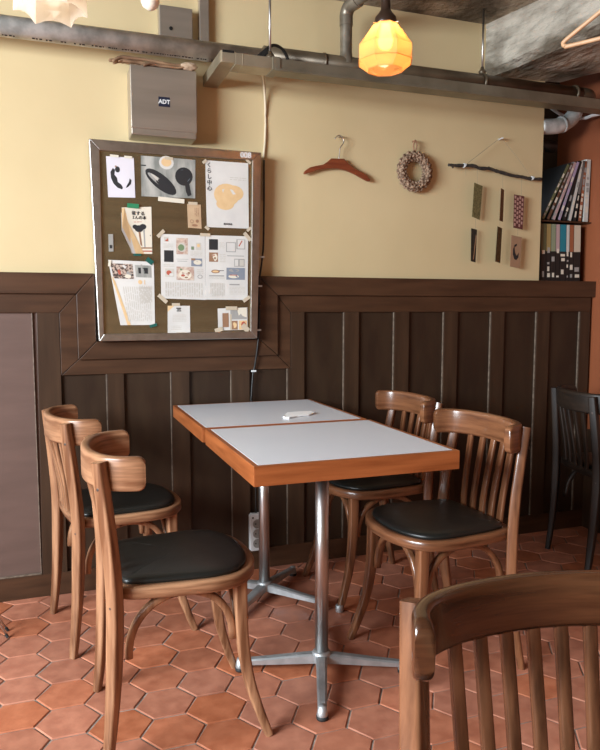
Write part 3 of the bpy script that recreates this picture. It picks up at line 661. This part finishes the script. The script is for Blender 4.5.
# ------------------------------------------------------------------ pipes and trunking
def pline(u, vc, y): return at(u, vc, 1, y)
PY, PZ, PR = -.115, 2.054, .035
def cyl_x(bm, x0, x1, y, z, r, n=24, mi=0):
    lathe(bm, [(r, x0), (r, x1)], n, (0, y, z), Matrix.Rotation(pi/2, 3, 'Y'), mi)
def cyl(bm, p, q, r, n=20, mi=0):
    p, q = Vector(p), Vector(q); d = q-p; M = d.to_track_quat('Z', 'Y').to_matrix()
    lathe(bm, [(r, 0), (r, d.length)], n, p, M, mi)
pp_ = thing('round_pipe', 'long round pipe along the top of the wall, pale left half and dark right half', 'pipe', (XL, PY, PZ))
def off(p): return Vector(p)-Vector((XL, PY, PZ))
def shift(bm): bm.transform(Matrix.Translation(-Vector((XL, PY, PZ)))); return bm
bm = NB(); cyl_x(bm, XL, .80, PY, PZ, PR); lab(obj('galvanised_length', shift(bm), GALV, pp_, smooth=True, bevel=.0), 'pale galvanised length')
bm = NB(); cyl_x(bm, .80, 2.30, PY, PZ+.014, PR-.002); cyl_x(bm, 1.775, 1.79, PY, PZ+.014, PR+.002)
xb = at(346, 55, 1, PY).x
cyl_x(bm, xb-.10, xb-.092, PY, PZ+.014, PR+.001)
lab(obj('dark_length', shift(bm), DARKPIPE, pp_, smooth=True), 'dark brown length')
zel = at(346, 18, 1, PY).z
bm = NB(); lathe(bm, [(.036,0),(.030,.022),(.026,.03),(.024,.05),(.024,zel-PZ-.045),(.0265,zel-PZ-.045),(.0265,zel-PZ-.015)], 20, (xb, PY, PZ+.015))
dv = Vector((sin(R(14)), -cos(R(14)), .10)).normalized()
pts = [Vector((xb, PY, zel-.01)), Vector((xb, PY, zel+.012)), Vector((xb, PY, zel+.030))+dv*.012, Vector((xb, PY, zel+.036))+dv*.032, Vector((xb, PY, zel+.036))+dv*.055]
tube(bm, catmull(pts, 5), .0265, 20, ref=(1,.2,0))
q0 = pts[-1]; q1 = q0+dv*1.25; cyl(bm, q0-dv*.02, q1, .023); cyl(bm, q0-dv*.004, q0+dv*.022, .0285)
lab(obj('branch', shift(bm), mat('worn_grey_pipe', (.19,.16,.12), (.33,.29,.23), rough=.4, metal=.6, scale=18, bump=.2), pp_, smooth=True), 'bent grey branch rising to the ceiling').modifiers.new('es','EDGE_SPLIT').split_angle = R(50)
bm = NB(); xe = 2.29
cyl_x(bm, xe-.03, xe-.018, PY, PZ+.014, PR+.004)
tube(bm, catmull([(xe+.01,PY,PZ+.014),(xe+.04,PY,PZ+.014),(xe+.065,PY+.010,PZ+.014),(xe+.08,PY+.03,PZ+.012),(xe+.085,PY+.06,PZ+.010),(xe+.085,PY+.10,PZ+.010)],5), PR-.002, 20)
obj('elbow', shift(bm), DARKPIPE, pp_, smooth=True)
# stencilled marks along the galvanised pipe
bm = NB(); rg = random.Random(2); x = -.12
while x < .62:
    l_ = rg.choice((.004,.006,.009)); 
    if rg.random() < .82:
        for a_ in (R(-112+rg.uniform(-1,1)),):
            y_, z_ = PY+cos(a_)*(PR+.0002), PZ+sin(a_)*(PR+.0002)
            box(bm, x, x+l_, y_-.0006, y_+.0006, z_-.003, z_+.005)
    x += l_+rg.choice((.003,.003,.005,.012))
lab(obj('stencilled_marks', shift(bm), BLACK, pp_), 'small black stencilled marks')
# flat trunking on rods
d0, d1, dz0, dz1 = -.282, -.200, 1.962, 2.003
t = thing('cable_duct', 'flat metal cable trunking running along the wall just below the dark pipe', 'duct', (.6, -.24, dz0))
def sh(bm): bm.transform(Matrix.Translation((-.6, .24, -dz0))); return bm
bm = NB(); xa, xc = at(222,60,1,d0).x, at(243.5,64,1,d0).x
prism(bm, [(xa-.005,.02,dz0+.005),(xa+.052,.02,dz0+.005),(xa+.052,d1-.002,dz0+.005),(xc-.03,d1,dz0+.005),(xc-.03,d0,dz0+.005),(xa,d0,dz0+.005),(xa-.005,d0+.01,dz0+.005)], (0,0,.040))
lab(obj('elbow', sh(bm), DUCTL, t, bevel=.002), 'pale metal elbow running back to the wall')
bm = NB(); xj = at(275,64,1,d0).x
box(bm, xc-.03, xj, d0, d1, dz0, dz1); box(bm, xc-.004, xc+.001, d0-.001, d1+.001, dz0-.001, dz1+.001)
lab(obj('pale_section', sh(bm), DUCTL, t, bevel=.0015), 'pale metal section')
bm = NB(); box(bm, xj, 2.525, d0+.001, d1-.001, dz0+.001, dz1-.001); box(bm, xj, 2.525, d0-.004, d0+.001, dz0-.004, dz0+.006); box(bm, xj-.01, xj+.02, d0-.003, d1+.003, dz0-.002, dz1+.003)
for x in (1.0,1.25,1.55,1.85,2.1): box(bm, x, x+.004, d0-.006, d0-.003, dz0, dz0+.004)
obj('main_section', sh(bm), DUCTM, t, bevel=.0015)
bm = NB(); box(bm, xa+.001, xa+.045, d0-.0006, d0+.03, dz1-.004, dz1+.006); lab(obj('end_plug', sh(bm), BLACK, t, bevel=.002), 'black plug at the corner')
def rod(name, label, u, y, z0, r=.0045, clampz=None):
    x = at(u, 40, 1, y).x; t = thing(name, label, 'hanger rod', (x, y, z0))
    bm = NB(); cyl(bm, (0,0,0), (0,0,ZC-z0), r, 10); obj('rod', bm, STEEL, t, smooth=True)
    bm = NB(); lathe(bm, [(.006,0),(.014,.004),(.016,.016),(.010,.022),(.006,.034)], 14); obj('clamp', bm, DARKPIPE, t, smooth=True)
    return t
rod('threaded_rod', 'thin hanging rod left of the lit lamp, holding the pale end of the trunking', 270, -.235, dz1+.003)
rod('threaded_rod', 'thin hanging rod beside the concrete beam, clamped to the dark pipe', 483, PY, PZ+PR+.010)
bm = NB(); a_ = at(262,50,1,-.19)
tube(bm, catmull([(a_.x-.03,-.205,2.016),(a_.x,-.21,2.045),(a_.x+.04,-.205,2.074),(a_.x+.08,-.20,2.062),(a_.x+.105,-.195,2.022),(a_.x+.11,-.19,2.012)],6), .006, 8)
for k in range(5): tube(bm, catmull([(a_.x-.015,-.23+k*.006,2.018),(a_.x+.01,-.235+k*.004,2.03+.004*k),(a_.x+.035,-.225,2.024),(a_.x+.03,-.21,2.015)],4), .005, 6)
tag(obj('cable_coil', bm, BLACK, smooth=True), 'loop of black cable lying on the trunking beside the hanging rod', 'cable')
bm = NB(); tube(bm, catmull([(xa+.05,-.26,dz1+.003),(xa+.10,-.255,dz1+.009),(xa+.17,-.25,dz1+.004),(xa+.24,-.245,dz1+.003)],5), .002, 6)
tag(obj('thin_wire', bm, mat('copper_wire', (.25,.10,.05), rough=.4), smooth=True), 'thin reddish brown wire lying along the top of the pale trunking', 'wire')
# silver pipe at the niche
bm = NB(); e1 = at(556,124,1,.09); e2 = at(575,118,1,.09)
sp_ = [at(u_, v_, 1, .05) for u_, v_ in ((547,127.5),(554,126.5),(562,124.5),(569,120.5),(574,114.5),(576,107),(576.5,100))]; sp_[0].x = 2.2165
tube(bm, catmull(sp_, 6), .036, 22, ref=(0,1,0)); tube(bm, catmull(sp_, 6)[11:14], .039, 22, ref=(0,1,0))
tag(obj('silver_pipe', bm, GALV, smooth=True), 'silver elbow pipe coming out of the wall end above the magazines', 'pipe')
bm = NB(); cyl_x(bm, 2.217, 2.40, .17, e1.z-.085, .030); tag(obj('black_pipe', bm, BLACK, smooth=True), 'black pipe in the shadow beneath the silver elbow pipe', 'pipe')
bm = NB(); w1 = at(583,117,1,.02); w2 = at(600,113,1,-.06); tube(bm, catmull([at(551,108,1,.16), at(560,114,1,.15), at(570,118,1,.13), at(585,118,1,.04), at(594,115,1,-.02), Vector((2.526, -.065, at(600,112,1,-.06).z))], 5), .008, 8)
tag(obj('white_cable', bm, WHITEP, smooth=True), 'short white cable crossing behind the trunking at the right wall', 'cable')
# beige cable, then black extension lead with socket block
def wp(u, v, y): p = at(u, v, 1, y); return (p.x, p.y, p.z)
bm = NB(); tube(bm, catmull([wp(262,71,-.20), wp(262.5,74,-.12), wp(264,84,-.02), wp(265.5,110,.014), wp(265,140,.014), wp(263.5,160,.012), wp(263,200,.012)],6), .0052, 8)
tag(obj('wall_cable', bm, BEIGE, smooth=True), 'beige cable hanging down the wall from the trunking to the board corner', 'cable')
t = thing('extension_lead', 'white three-socket power strip on a black cable, hanging below the notice board', 'power strip', wp(256,513,-.02))
T0 = Vector(t.location)
def tl(pts): return [Vector(p)-T0 for p in pts]
bm = NB(); tube(bm, tl(catmull([wp(264,160,-.006), wp(264,200,-.006), wp(263.5,240,-.006), wp(262.5,256,-.02), wp(259,285,-.022), wp(259.5,310,-.022), wp(258.3,340,-.022), wp(255,365,-.010), wp(253,375,-.006), wp(251.5,400,-.006), wp(253,430,-.006), wp(255.5,470,-.006), wp(256,513,-.012)],5)), .0040, 8)
cb = obj('cable', bm, BLACK, t, smooth=True)
for u, v, yy in ((262.5,257,-.024),(260,286,-.026),(259,330,-.026),(254,371,-.010)):
    p = Vector(wp(u,v,yy))-T0; bm = NB(); box(bm, p.x-.012, p.x+.009, p.y-.003, p.y+.003, p.z-.0035, p.z+.0035); lab(obj('cable_clip', bm, WHITEP, cb, bevel=.001), 'white cable clip')
bm = NB(); prism(bm, [(-.029,-.012,-.155),(-.022,-.012,-.160),(.022,-.012,-.160),(.029,-.012,-.155),(.029,-.012,-.008),(.022,-.012,0),(-.022,-.012,0),(-.029,-.012,-.008)], (0,.026,0))
bl = obj('socket_block', bm, WHITEP, t, bevel=.004)
for z in (-.043,-.085,-.127):
    bm = NB(); lathe(bm, [(.0195,-.0005),(.0195,.0012),(.0165,.0014),(.015,-.0002)], 22, (.002,-.0125,z), Matrix.Rotation(pi/2,3,'X'))
    for sx in (-1,1): lathe(bm, [(0,0),(.003,0),(.003,.0012),(0,.0012)], 8, (.002+sx*.0075,-.013,z), Matrix.Rotation(pi/2,3,'X'), mi=1)
    lab(obj('socket', bm, [GREYP, BLACK], bl), 'round grey socket')
bm = NB(); lathe(bm, [(0,0),(.004,0),(.004,.001),(0,.001)], 8, (-.017,-.0125,-.016), Matrix.Rotation(pi/2,3,'X')); obj('screw_hole', bm, BLACK, bl)

# ------------------------------------------------------------------ wall decorations
YW = .02
# clothes hanger on the wall
def v(u, vv, y=-.005): return at(u, vv, 1, y)
t = thing('clothes_hanger', 'dark reddish wooden clothes hanger on the cream wall, left of the wreath', 'hanger', v(337,170))
T0 = Vector(t.location)
def pz(x, y): return (295+x/6.667, 125+y/6.667)
top = [(60,320),(68,305),(100,282),(140,272),(190,263),(220,243),(245,221),(330,224),(350,250),(400,290),(440,308),(480,333),(503,362)]
bot = [(500,376),(485,375),(440,350),(400,328),(350,305),(300,292),(250,288),(200,292),(150,300),(100,318),(66,328)]
bm = NB(); prism(bm, [v(*pz(a_, b_), -.006)-T0 for a_, b_ in top+bot], (0, .013, 0)); obj('shoulder_bar', bm, wood('reddish_wood', (.16,.035,.014), (.24,.06,.022), 0, .35), t, bevel=.004, seg=3, ang=60)
bm = NB(); tube(bm, [p-T0 for p in catmull([v(*pz(292,225)), v(*pz(298,180)), v(*pz(302,150)), v(*pz(320,125)), v(*pz(324,98)), v(*pz(305,72)), v(*pz(285,72)), v(*pz(266,93))],5)], .0022, 8, ref=(0,1,0))
obj('hook', bm, STEEL, t, smooth=True)
bm = NB(); c_ = v(*pz(300,76), .003)-T0; cyl(bm, c_, c_+Vector((0,.018,0)), .003, 8); obj('nail', bm, STEEL, t)
# braided wreath
cW = at(414.5,171.5,1,-.005); t = thing('braided_wreath', 'round braided straw wreath hanging on the cream wall', 'wreath', cW)
ro = abs(at(396.5,171,1,-.005).x-at(432,171,1,-.005).x)/2; rh = abs(at(414,152,1,-.005).z-at(414,194,1,-.005).z)/2
rt = .024; rmx, rmz = ro-rt, rh-rt
bm = NB(); rg = random.Random(9)
tube(bm, [(rmx*cos(a_*pi/24), .0, rmz*sin(a_*pi/24)) for a_ in range(48)], rt*.72, 10, ref=(0,1,0), closed=True)
n = 40
for k in range(n):
    for st in range(5):
        a_ = 2*pi*(k+st*.4)/n; ph = 2*pi*st/5+.35*(k % 2)
        if sin(ph) > .75: pass
        c = Vector(((rmx+rt*.72*cos(ph))*cos(a_), -rt*.72*sin(ph)*.9, (rmz+rt*.72*cos(ph))*sin(a_)))
        m_ = NB(); bmesh.ops.create_icosphere(m_, subdivisions=1, radius=1)
        tw = a_+pi/2+(.6 if k % 2 else -.6)
        M = Matrix.Translation(c) @ Matrix.Rotation(-tw, 4, 'Y') @ Matrix.Diagonal((.0125,.0065,.0062,1))
        bmesh.ops.transform(m_, matrix=M, verts=m_.verts); tmp = bpy.data.meshes.new('x'); m_.to_mesh(tmp); m_.free(); bm.from_mesh(tmp); bpy.data.meshes.remove(tmp)
obj('straw_ring', bm, mat('braided_straw', (.13,.075,.045), (.40,.27,.18), rough=.8, scale=90, lo=.4, hi=.6), t, smooth=True)
bm = NB(); zt = rh; tube(bm, catmull([(-.004,0,zt-.004),(-.007,0,zt+.018),(-.002,0,zt+.040),(.005,0,zt+.040),(.008,0,zt+.018),(.003,0,zt-.004)],4), .0032, 7, ref=(0,1,0))
cyl(bm, (0,-.004,zt+.042), (0,.022,zt+.042), .003, 8); obj('hanging_loop', bm, INKN, t, smooth=True)
# driftwood mobile with small hanging prints
def pm(x, y): return (445+x/5.172, 130+y/5.172)
t = thing('driftwood_mobile', 'dark branch hung on a string with six small hanging cards, right end of cream wall', 'wall hanging', v(*pm(285,45)))
T0 = Vector(t.location); YM = -.012
def m3(x, y, yy=YM): return at(*pm(x, y), 1, yy)-T0
bm = NB(); P = catmull([m3(18,180), m3(60,184), m3(100,183), m3(150,186), m3(180,198), m3(230,200), m3(265,212), m3(300,222), m3(350,236), m3(400,243), m3(440,252), m3(500,254)],4)
rg = random.Random(4); rr = [rg.uniform(.0062,.0088) for _ in range(200)]
sweep(bm, P, lambda q: circ(rr[int(q*60)], 8), ref=(0,1,0)); tube(bm, [m3(35,185), m3(42,196)], .004, 6, ref=(0,1,0)); tube(bm, [m3(225,200), m3(228,190)], .004, 6, ref=(0,1,0))
obj('branch', bm, mat('black_bark', (.015,.012,.010), (.06,.045,.035), rough=.85, scale=60, bump=.5), t, smooth=True)
bm = NB(); tube(bm, [m3(112,176), m3(200,108), m3(285,42)], .0011, 6, ref=(0,1,0)); tube(bm, [m3(285,42), m3(300,50), m3(380,150), m3(448,248)], .0007, 6, ref=(0,1,0))
for x, ya, yb in ((108,190,240),(168,200,280),(158,460,515),(299,225,300),(283,470,500),(396,245,335),(376,510,545)): tube(bm, [m3(x, ya), m3(x, yb)], .0005, 5, ref=(0,1,0))
obj('string', bm, mat('pale_string', (.30,.25,.18), rough=.9), t)
bm = NB()
for x, y in ((100,184),(450,250)):
    bm = NB()
    for k in range(3):
        c = m3(x+k*4-4, y); lathe(bm, [(.0095,-.0012),(.0105,0),(.0095,.0012)], 10, c, Matrix.Rotation(pi/2+.2*k,3,'Y'))
    obj('knot', bm, WHITEP, t)
bm = NB(); c = m3(290,44,.0); cyl(bm, c+Vector((0,-.014,0)), c+Vector((0,.022,0)), .0035, 8); obj('pin', bm, WHITEP, t)
def card(label, q, yaw, mats_, deco):
    """a card hanging a little turned from the wall: real width, own angle"""
    (x0,y0),(x1,y1),(x2,y2),(x3,y3) = q; yc = YM
    def W_(x, y, s): return m3(x, y, yc+s*yaw)
    TLc, TRc, BRc, BLc = W_(x0,y0,-1), W_(x1,y1,1), W_(x2,y2,1), W_(x3,y3,-1)
    nrm = (TRc-TLc).cross(BLc-TLc).normalized()
    if nrm.y > 0: nrm = -nrm
    bm = NB(); prism(bm, [TLc,TRc,BRc,BLc], -nrm*.0012, 0)
    def Pq(u, w_): return (TLc*(1-u)+TRc*u)*(1-w_)+(BLc*(1-u)+BRc*u)*w_+nrm*.0004
    for pts, k in deco: bm.faces.new([bm.verts.new(Pq(*p_)) for p_ in pts]).material_index = k
    # keep every edge in front of the wall
    lab(obj('card', bm, mats_, t), label)
def pat(nm, a_, b_, s): return mat(nm, a_, b_, rough=.7, scale=s, lo=.45, hi=.55)
CO = mat('olive_card_print', (.10,.085,.03), (.22,.19,.08), rough=.7, scale=150); CB = mat('card_back', (.40,.29,.17), rough=.7)
card('olive green patterned card', ((152,272),(195,290),(180,465),(140,448)), .004, [CO, CB], [])
card('dark blue-green card seen at an angle', ((136,508),(166,515),(158,685),(134,678)), .006, [mat('dark_card_print', (.02,.022,.018), (.055,.05,.035), rough=.75, scale=60), PAPERT], [([(.4,.95),(.6,.9),(.95,.2),(.8,.15)],1)])
card('dark brown card seen nearly edge-on', ((290,300),(306,310),(300,475),(282,468)), .010, [mat('brown_card_print', (.12,.075,.035), (.20,.13,.065), rough=.7, scale=90), CB], [])
card('dark olive card with curled pale edge', ((272,498),(296,508),(286,688),(260,680)), .014, [mat('moss_card_print', (.08,.07,.03), (.15,.13,.06), rough=.7, scale=80), PAPERY], [])
pts = []
for i in range(4):
    for j in range(7):
        u_ = .04+i*.24; w_ = .03+j*.138+(.05 if i % 2 else 0)
        if w_ < .88: pts.append(([(u_,w_),(u_+.17,w_),(u_+.17,w_+.085),(u_,w_+.085)],1))
card('dark red and pink checked card', ((358,333),(410,342),(402,515),(354,505)), .003, [mat('maroon_print', (.12,.035,.03), rough=.7), mat('pink_print', (.50,.30,.25), rough=.7)], pts)
card('tan card with a black bird shape', ((344,543),(398,555),(386,716),(336,706)), .003, [mat('tan_print', (.36,.22,.13), rough=.7), INK], [([(.22,.42),(.34,.28),(.36,.42),(.46,.55),(.62,.62),(.80,.50),(.78,.66),(.60,.76),(.38,.74),(.22,.60)],1), ([(.35,.28),(.55,.24),(.55,.30),(.38,.36)],1)])

# ------------------------------------------------------------------ magazines in the niche
def book(x0, wd, z0, h, lean, c1, c2, label, group, y=.045, dpt=.21, split=.5):
    bm = NB(); box(bm, 0, wd, 0, dpt, 0, h, 0)
    box(bm, .0006, wd-.0006, -.0006, 0, h*split, h-.001, 1)
    rg2 = random.Random(int(x0*9999)+int(h*1000)); z = h*.06; sp_ = split or .97
    while z < h*sp_*.95:
        l_ = rg2.uniform(.008,.03); 
        if rg2.random() < .6: box(bm, wd*rg2.uniform(.12,.3), wd*rg2.uniform(.6,.9), -.0008, 0, z, z+l_, rg2.choice((2,3)))
        z += l_+rg2.uniform(.004,.02)
    o = obj('magazine', bm, [c1, c2, PAPERY, INKG]); o.location = (x0, y, z0); o.rotation_euler = (0, lean, 0)
    tag(o, label, 'magazine', group)
cm = lambda n, c: mat(n, c, rough=.45)
K, Wt, Gy = cm('spine_black', (.012,.012,.012)), cm('spine_white', (.55,.53,.48)), cm('spine_grey', (.16,.15,.14))
spn = {'olive':(.13,.14,.07),'mustard':(.35,.26,.10),'sage':(.25,.29,.19),'pink':(.48,.34,.34),'teal':(.015,.20,.27),'orange':(.33,.11,.05),'cream':(.60,.52,.40),'white':(.60,.60,.56),'lilac':(.40,.33,.47),'brown':(.12,.06,.035),'black':(.012,.012,.012),'grey':(.16,.15,.14)}
SP = {k: cm('spine_'+k+'_tone', c) for k, c in spn.items()}
zb0 = ZT+.001; x = 2.245
low = [('olive',.030,'dark olive topped magazine, leftmost in the lower row'),('mustard',.026,'mustard topped magazine in the lower row, beside the olive one'),('sage',.027,'pale sage topped magazine in the lower row'),('pink',.022,'pale pink topped magazine left of the teal one, lower row'),
       ('teal',.036,'bright teal topped magazine in the lower row'),('white',.018,'narrow white topped magazine right of the teal one, lower row'),('orange',.024,'rust orange topped magazine in the lower row'),('cream',.040,'wide cream topped magazine at the right end, lower row')]
for nme, wd, lb in low:
    book(x, wd, zb0+.002, .272, R(-1.5), SP['black'], SP[nme], lb, 'magazines in the lower row of the niche', split=.52); x += wd+.002
bm = NB(); box(bm, 2.2, 2.53, .035, .30, 1.519, 1.526)
tag(obj('shelf_board', bm, TRIMW), 'thin dark shelf between the two rows of magazines in the niche', 'shelf')
zb1 = 1.528
up = [(2.490,.026,.300,1,'white','white','upright white magazine against the orange-brown wall, upper row'),(2.458,.017,.292,5,'black','orange','orange spined magazine leaning beside the white one, upper row'),(2.428,.016,.294,9,'black','grey','black and grey magazine leaning in the middle of the upper row'),
      (2.398,.016,.296,13,'grey','white','grey and white spotted magazine leaning in the upper row'),(2.366,.015,.300,17,'black','black','black spined magazine leaning left of the white-spotted one, upper row'),(2.335,.015,.300,20,'black','lilac','lilac spined magazine leaning in the upper row'),(2.303,.015,.302,23,'grey','pink','pale pink edged magazine leaning left of the lilac one, upper row'),
      (2.270,.015,.302,26,'black','brown','dark brown magazine leaning steeply in the upper row'),(2.240,.015,.300,28,'black','olive','olive grey magazine leaning furthest at the left of the upper row')]
for x, wd, h, ln, a_, b_, lb in up:
    book(x, wd, zb1+.0005+wd*sin(R(ln)), h, R(ln), SP[a_], SP[b_], lb, 'magazines in the upper row of the niche', split=(.45 if b_ in ('grey','black') else 0))

# ------------------------------------------------------------------ lamps
def glassy(name, col, tr):
    m = bpy.data.materials.new(name); m.use_nodes = True; nt = m.node_tree; nt.nodes.remove(nt.nodes['Principled BSDF'])
    out = nt.nodes['Material Output']; tl_ = nt.nodes.new('ShaderNodeBsdfTranslucent'); df = nt.nodes.new('ShaderNodeBsdfDiffuse'); gl = nt.nodes.new('ShaderNodeBsdfGlossy'); tp = nt.nodes.new('ShaderNodeBsdfTransparent')
    for n_ in (tl_, df): n_.inputs[0].default_value = (*col, 1)
    tp.inputs[0].default_value = (*col, 1); gl.inputs['Roughness'].default_value = .1
    def mix(a_, b_, f_): q = nt.nodes.new('ShaderNodeMixShader'); q.inputs[0].default_value = f_; nt.links.new(a_, q.inputs[1]); nt.links.new(b_, q.inputs[2]); return q.outputs[0]
    s = mix(tl_.outputs[0], df.outputs[0], .25); s = mix(s, tp.outputs[0], tr); s = mix(s, gl.outputs[0], .06); nt.links.new(s, out.inputs[0]); return m
def emit(name, col, st):
    m = bpy.data.materials.new(name); m.use_nodes = True; nt = m.node_tree; nt.nodes.remove(nt.nodes['Principled BSDF'])
    e = nt.nodes.new('ShaderNodeEmission'); e.inputs[0].default_value = (*col, 1); e.inputs[1].default_value = st; nt.links.new(e.outputs[0], nt.nodes['Material Output'].inputs[0]); return m
def pendant(label, c, prof, shade_m, bulb_m, n=8, scallop=0, rim=True, zb=.03):
    """c = centre of the shade's neck; prof (r, z) from neck downwards"""
    t = thing('pendant_lamp', label, 'lamp', c, R(20)+pi/8 if not scallop else R(-5))
    bm = NB(); rings = []
    for k, (r, z) in enumerate(prof):
        ring = []
        for i in range(n*4):
            a_ = 2*pi*i/(n*4); f_ = (i % 4)/4; rr_ = r*cos(pi/n)/cos(abs((f_-.5))*2*pi/n) if True else r
            zz = z
            if scallop and k == len(prof)-1: zz = z+scallop*(1-(abs(f_-.5)*2)**2); rr_ = rr_*(1-.04*(1-(abs(f_-.5)*2)))
            ring.append(bm.verts.new((rr_*cos(a_), rr_*sin(a_), zz)))
        rings.append(ring)
    m_ = n*4
    for a_, b_ in zip(rings, rings[1:]):
        for i in range(m_): bm.faces.new((a_[i], a_[(i+1)%m_], b_[(i+1)%m_], b_[i]))
    sd = obj('shade', bm, shade_m, t); so = sd.modifiers.new('thick', 'SOLIDIFY'); so.thickness = .0025; so.offset = -1
    if not scallop:                                      # moulded glass seams along the rims
        bm = NB()
        for k in (2, 3):
            if k < len(prof): tube(bm, [(prof[k][0]*cos(2*pi*i/n), prof[k][0]*sin(2*pi*i/n), prof[k][1]) for i in range(n)], .0013, 6, closed=True)
        obj('rim', bm, shade_m, sd)
    bm = NB(); lathe(bm, [(.0,.105),(.010,.105),(.0125,.098),(.0135,.060),(.014,.040),(.020,.030),(.030,.018),(.032,.004),(.031,-.006),(.026,-.006),(.024,.002),(.0,.002)], 24)
    obj('socket', bm, mat('brown_bakelite', (.030,.016,.010), rough=.3), t, smooth=True)
    bm = NB()
    for q in range(3):
        bm = NB(); a_ = 2*pi*q/3+.4; cyl(bm, (cos(a_)*.030, sin(a_)*.030, .0), (cos(a_)*.041, sin(a_)*.041, .0), .0022, 8); obj('set_screw', bm, STEEL, t)
    bm = NB(); cyl(bm, (0,0,.10), (0,0,ZC-c.z), .0028, 8); obj('cord', bm, BLACK, t, smooth=True)
    bm = NB(); lathe(bm, [(.0,-zb-.040),(.010,-zb-.038),(.019,-zb-.029),(.0225,-zb-.016),(.019,-zb),(.013,-zb+.016),(.012,.0),(.0,.0)], 20)
    lab(obj('bulb', bm, bulb_m, t, smooth=True), 'glowing bulb'); return t
AMB = glassy('amber_glass', (1.0,.72,.40), .35); MILK = glassy('milk_glass', (1.0,.93,.83), .10)
c = deep(385.5, 24.5, 1.98)
pendant('lit amber octagonal glass pendant lamp hanging in front of the dark pipe', c, [(.034,0),(.080,-.064),(.080,-.104),(.052,-.126)], AMB, emit('warm_bulb', (1.0,.74,.46), 22))
c = deep(49, -41, 1.56)
pendant('cream milk-glass pendant shade with scalloped rim, cut off at the top left edge', c, [(.034,0),(.066,-.03),(.074,-.06),(.078,-.085),(.080,-.118)], MILK, emit('soft_bulb', (1.0,.93,.80), 6), n=6, scallop=.011)
c = deep(150, -9, 1.95); t = thing('globe_bulb', 'small round white bulb at the top edge above the smaller metal box', 'bulb', c)
bm = NB(); lathe(bm, [(.0,-.052),(.010,-.050),(.021,-.042),(.026,-.030),(.025,-.015),(.018,0),(.015,.016),(0,.016)], 22); obj('glass', bm, mat('white_glass', (.85,.78,.66), rough=.3), t, smooth=True)
bm = NB(); cyl(bm, (0,0,.014), (0,0,.06), .017, 16); cyl(bm, (0,0,.06), (0,0,ZC-c.z), .0028, 8); obj('socket', bm, BLACK, t, smooth=True)

# ------------------------------------------------------------------ wooden hanger by the beam (top right)
t = thing('clothes_hanger', 'pale wooden triangular clothes hanger in the top right corner beside the concrete beam', 'hanger', (0,0,0))
p0 = at(563, 47.5, 1, -1.0); dh = Vector((.48,-.877,0)).normalized(); apex = p0+dh*.21+Vector((0,0,.125)); p1 = p0+dh*.42
t.location = apex
pts = [p0+dh*.025+Vector((0,0,.0)), p0+dh*.008+Vector((0,0,.002)), p0+Vector((0,0,.010)), p0+dh*.012+Vector((0,0,.022)), p0+dh*.10+Vector((0,0,.071)), apex-dh*.02+Vector((0,0,-.006)), apex, apex+dh*.02+Vector((0,0,-.006)),
       p1-dh*.10+Vector((0,0,.071)), p1-dh*.012+Vector((0,0,.022)), p1+Vector((0,0,.010)), p1-dh*.008+Vector((0,0,.002)), p1-dh*.025]
bm = NB(); sweep(bm, [q-apex for q in catmull(pts+[p0+dh*.21], 5, True)], lambda q: circ(.0062, 10), ref=(dh.y,-dh.x,0), closed=True)
obj('loop', bm, mat('pale_tan_wood', (.52,.30,.16), (.62,.38,.21), rough=.45, scale=30), t, smooth=True)
bm = NB(); tube(bm, catmull([(0,0,0),(0,0,.03),dh*.012+Vector((0,0,.045)),dh*.018+Vector((0,0,.062)),Vector((0,0,.080)),dh*-.016+Vector((0,0,.068))],5), .002, 8, ref=(dh.y,-dh.x,0)); obj('hook', bm, STEEL, t, smooth=True)
t2 = thing('hanging_rail', 'thin metal rail below the ceiling that carries the pale wooden hanger', 'rail', apex+Vector((0,0,.076)))
bm = NB(); nn = Vector((dh.y,-dh.x,0)); cyl(bm, nn*-.25, nn*.12, .004, 10); cyl(bm, nn*-.24, nn*-.24+Vector((0,0,ZC-apex.z-.076)), .003, 8); cyl(bm, nn*.11, nn*.11+Vector((0,0,ZC-apex.z-.076)), .003, 8); obj('rail', bm, STEEL, t2, smooth=True)
# metal stand feet at the far left edge
q = at(8, 637, 2, .004); q2 = at(8, 630, 2, .004); t = thing('metal_stand', 'thin metal wire legs poking in at the left edge of the floor', 'stand', (q.x-.10, q.y+.05, 0))
T0 = Vector(t.location)
for a_ in (q, q2, Vector((T0.x-.09, T0.y-.06, .004)), Vector((T0.x-.08, T0.y+.03, .004))):
    bm = NB(); tube(bm, [a_-T0, Vector((0,0,.16))+(a_-T0)*.1], .0032, 8, ref=(0,1,0)); lg = obj('leg', bm, STEEL, t, smooth=True)
    bm = NB(); d_ = (a_-T0); cyl(bm, d_+Vector((0,0,-.002)), d_*.93+Vector((0,0,.010)), .005, 8); obj('rubber_tip', bm, RUBBER, lg)
bm = NB(); cyl(bm, (0,0,.14), (0,0,.34), .006, 12); obj('pole', bm, STEEL, t, smooth=True)
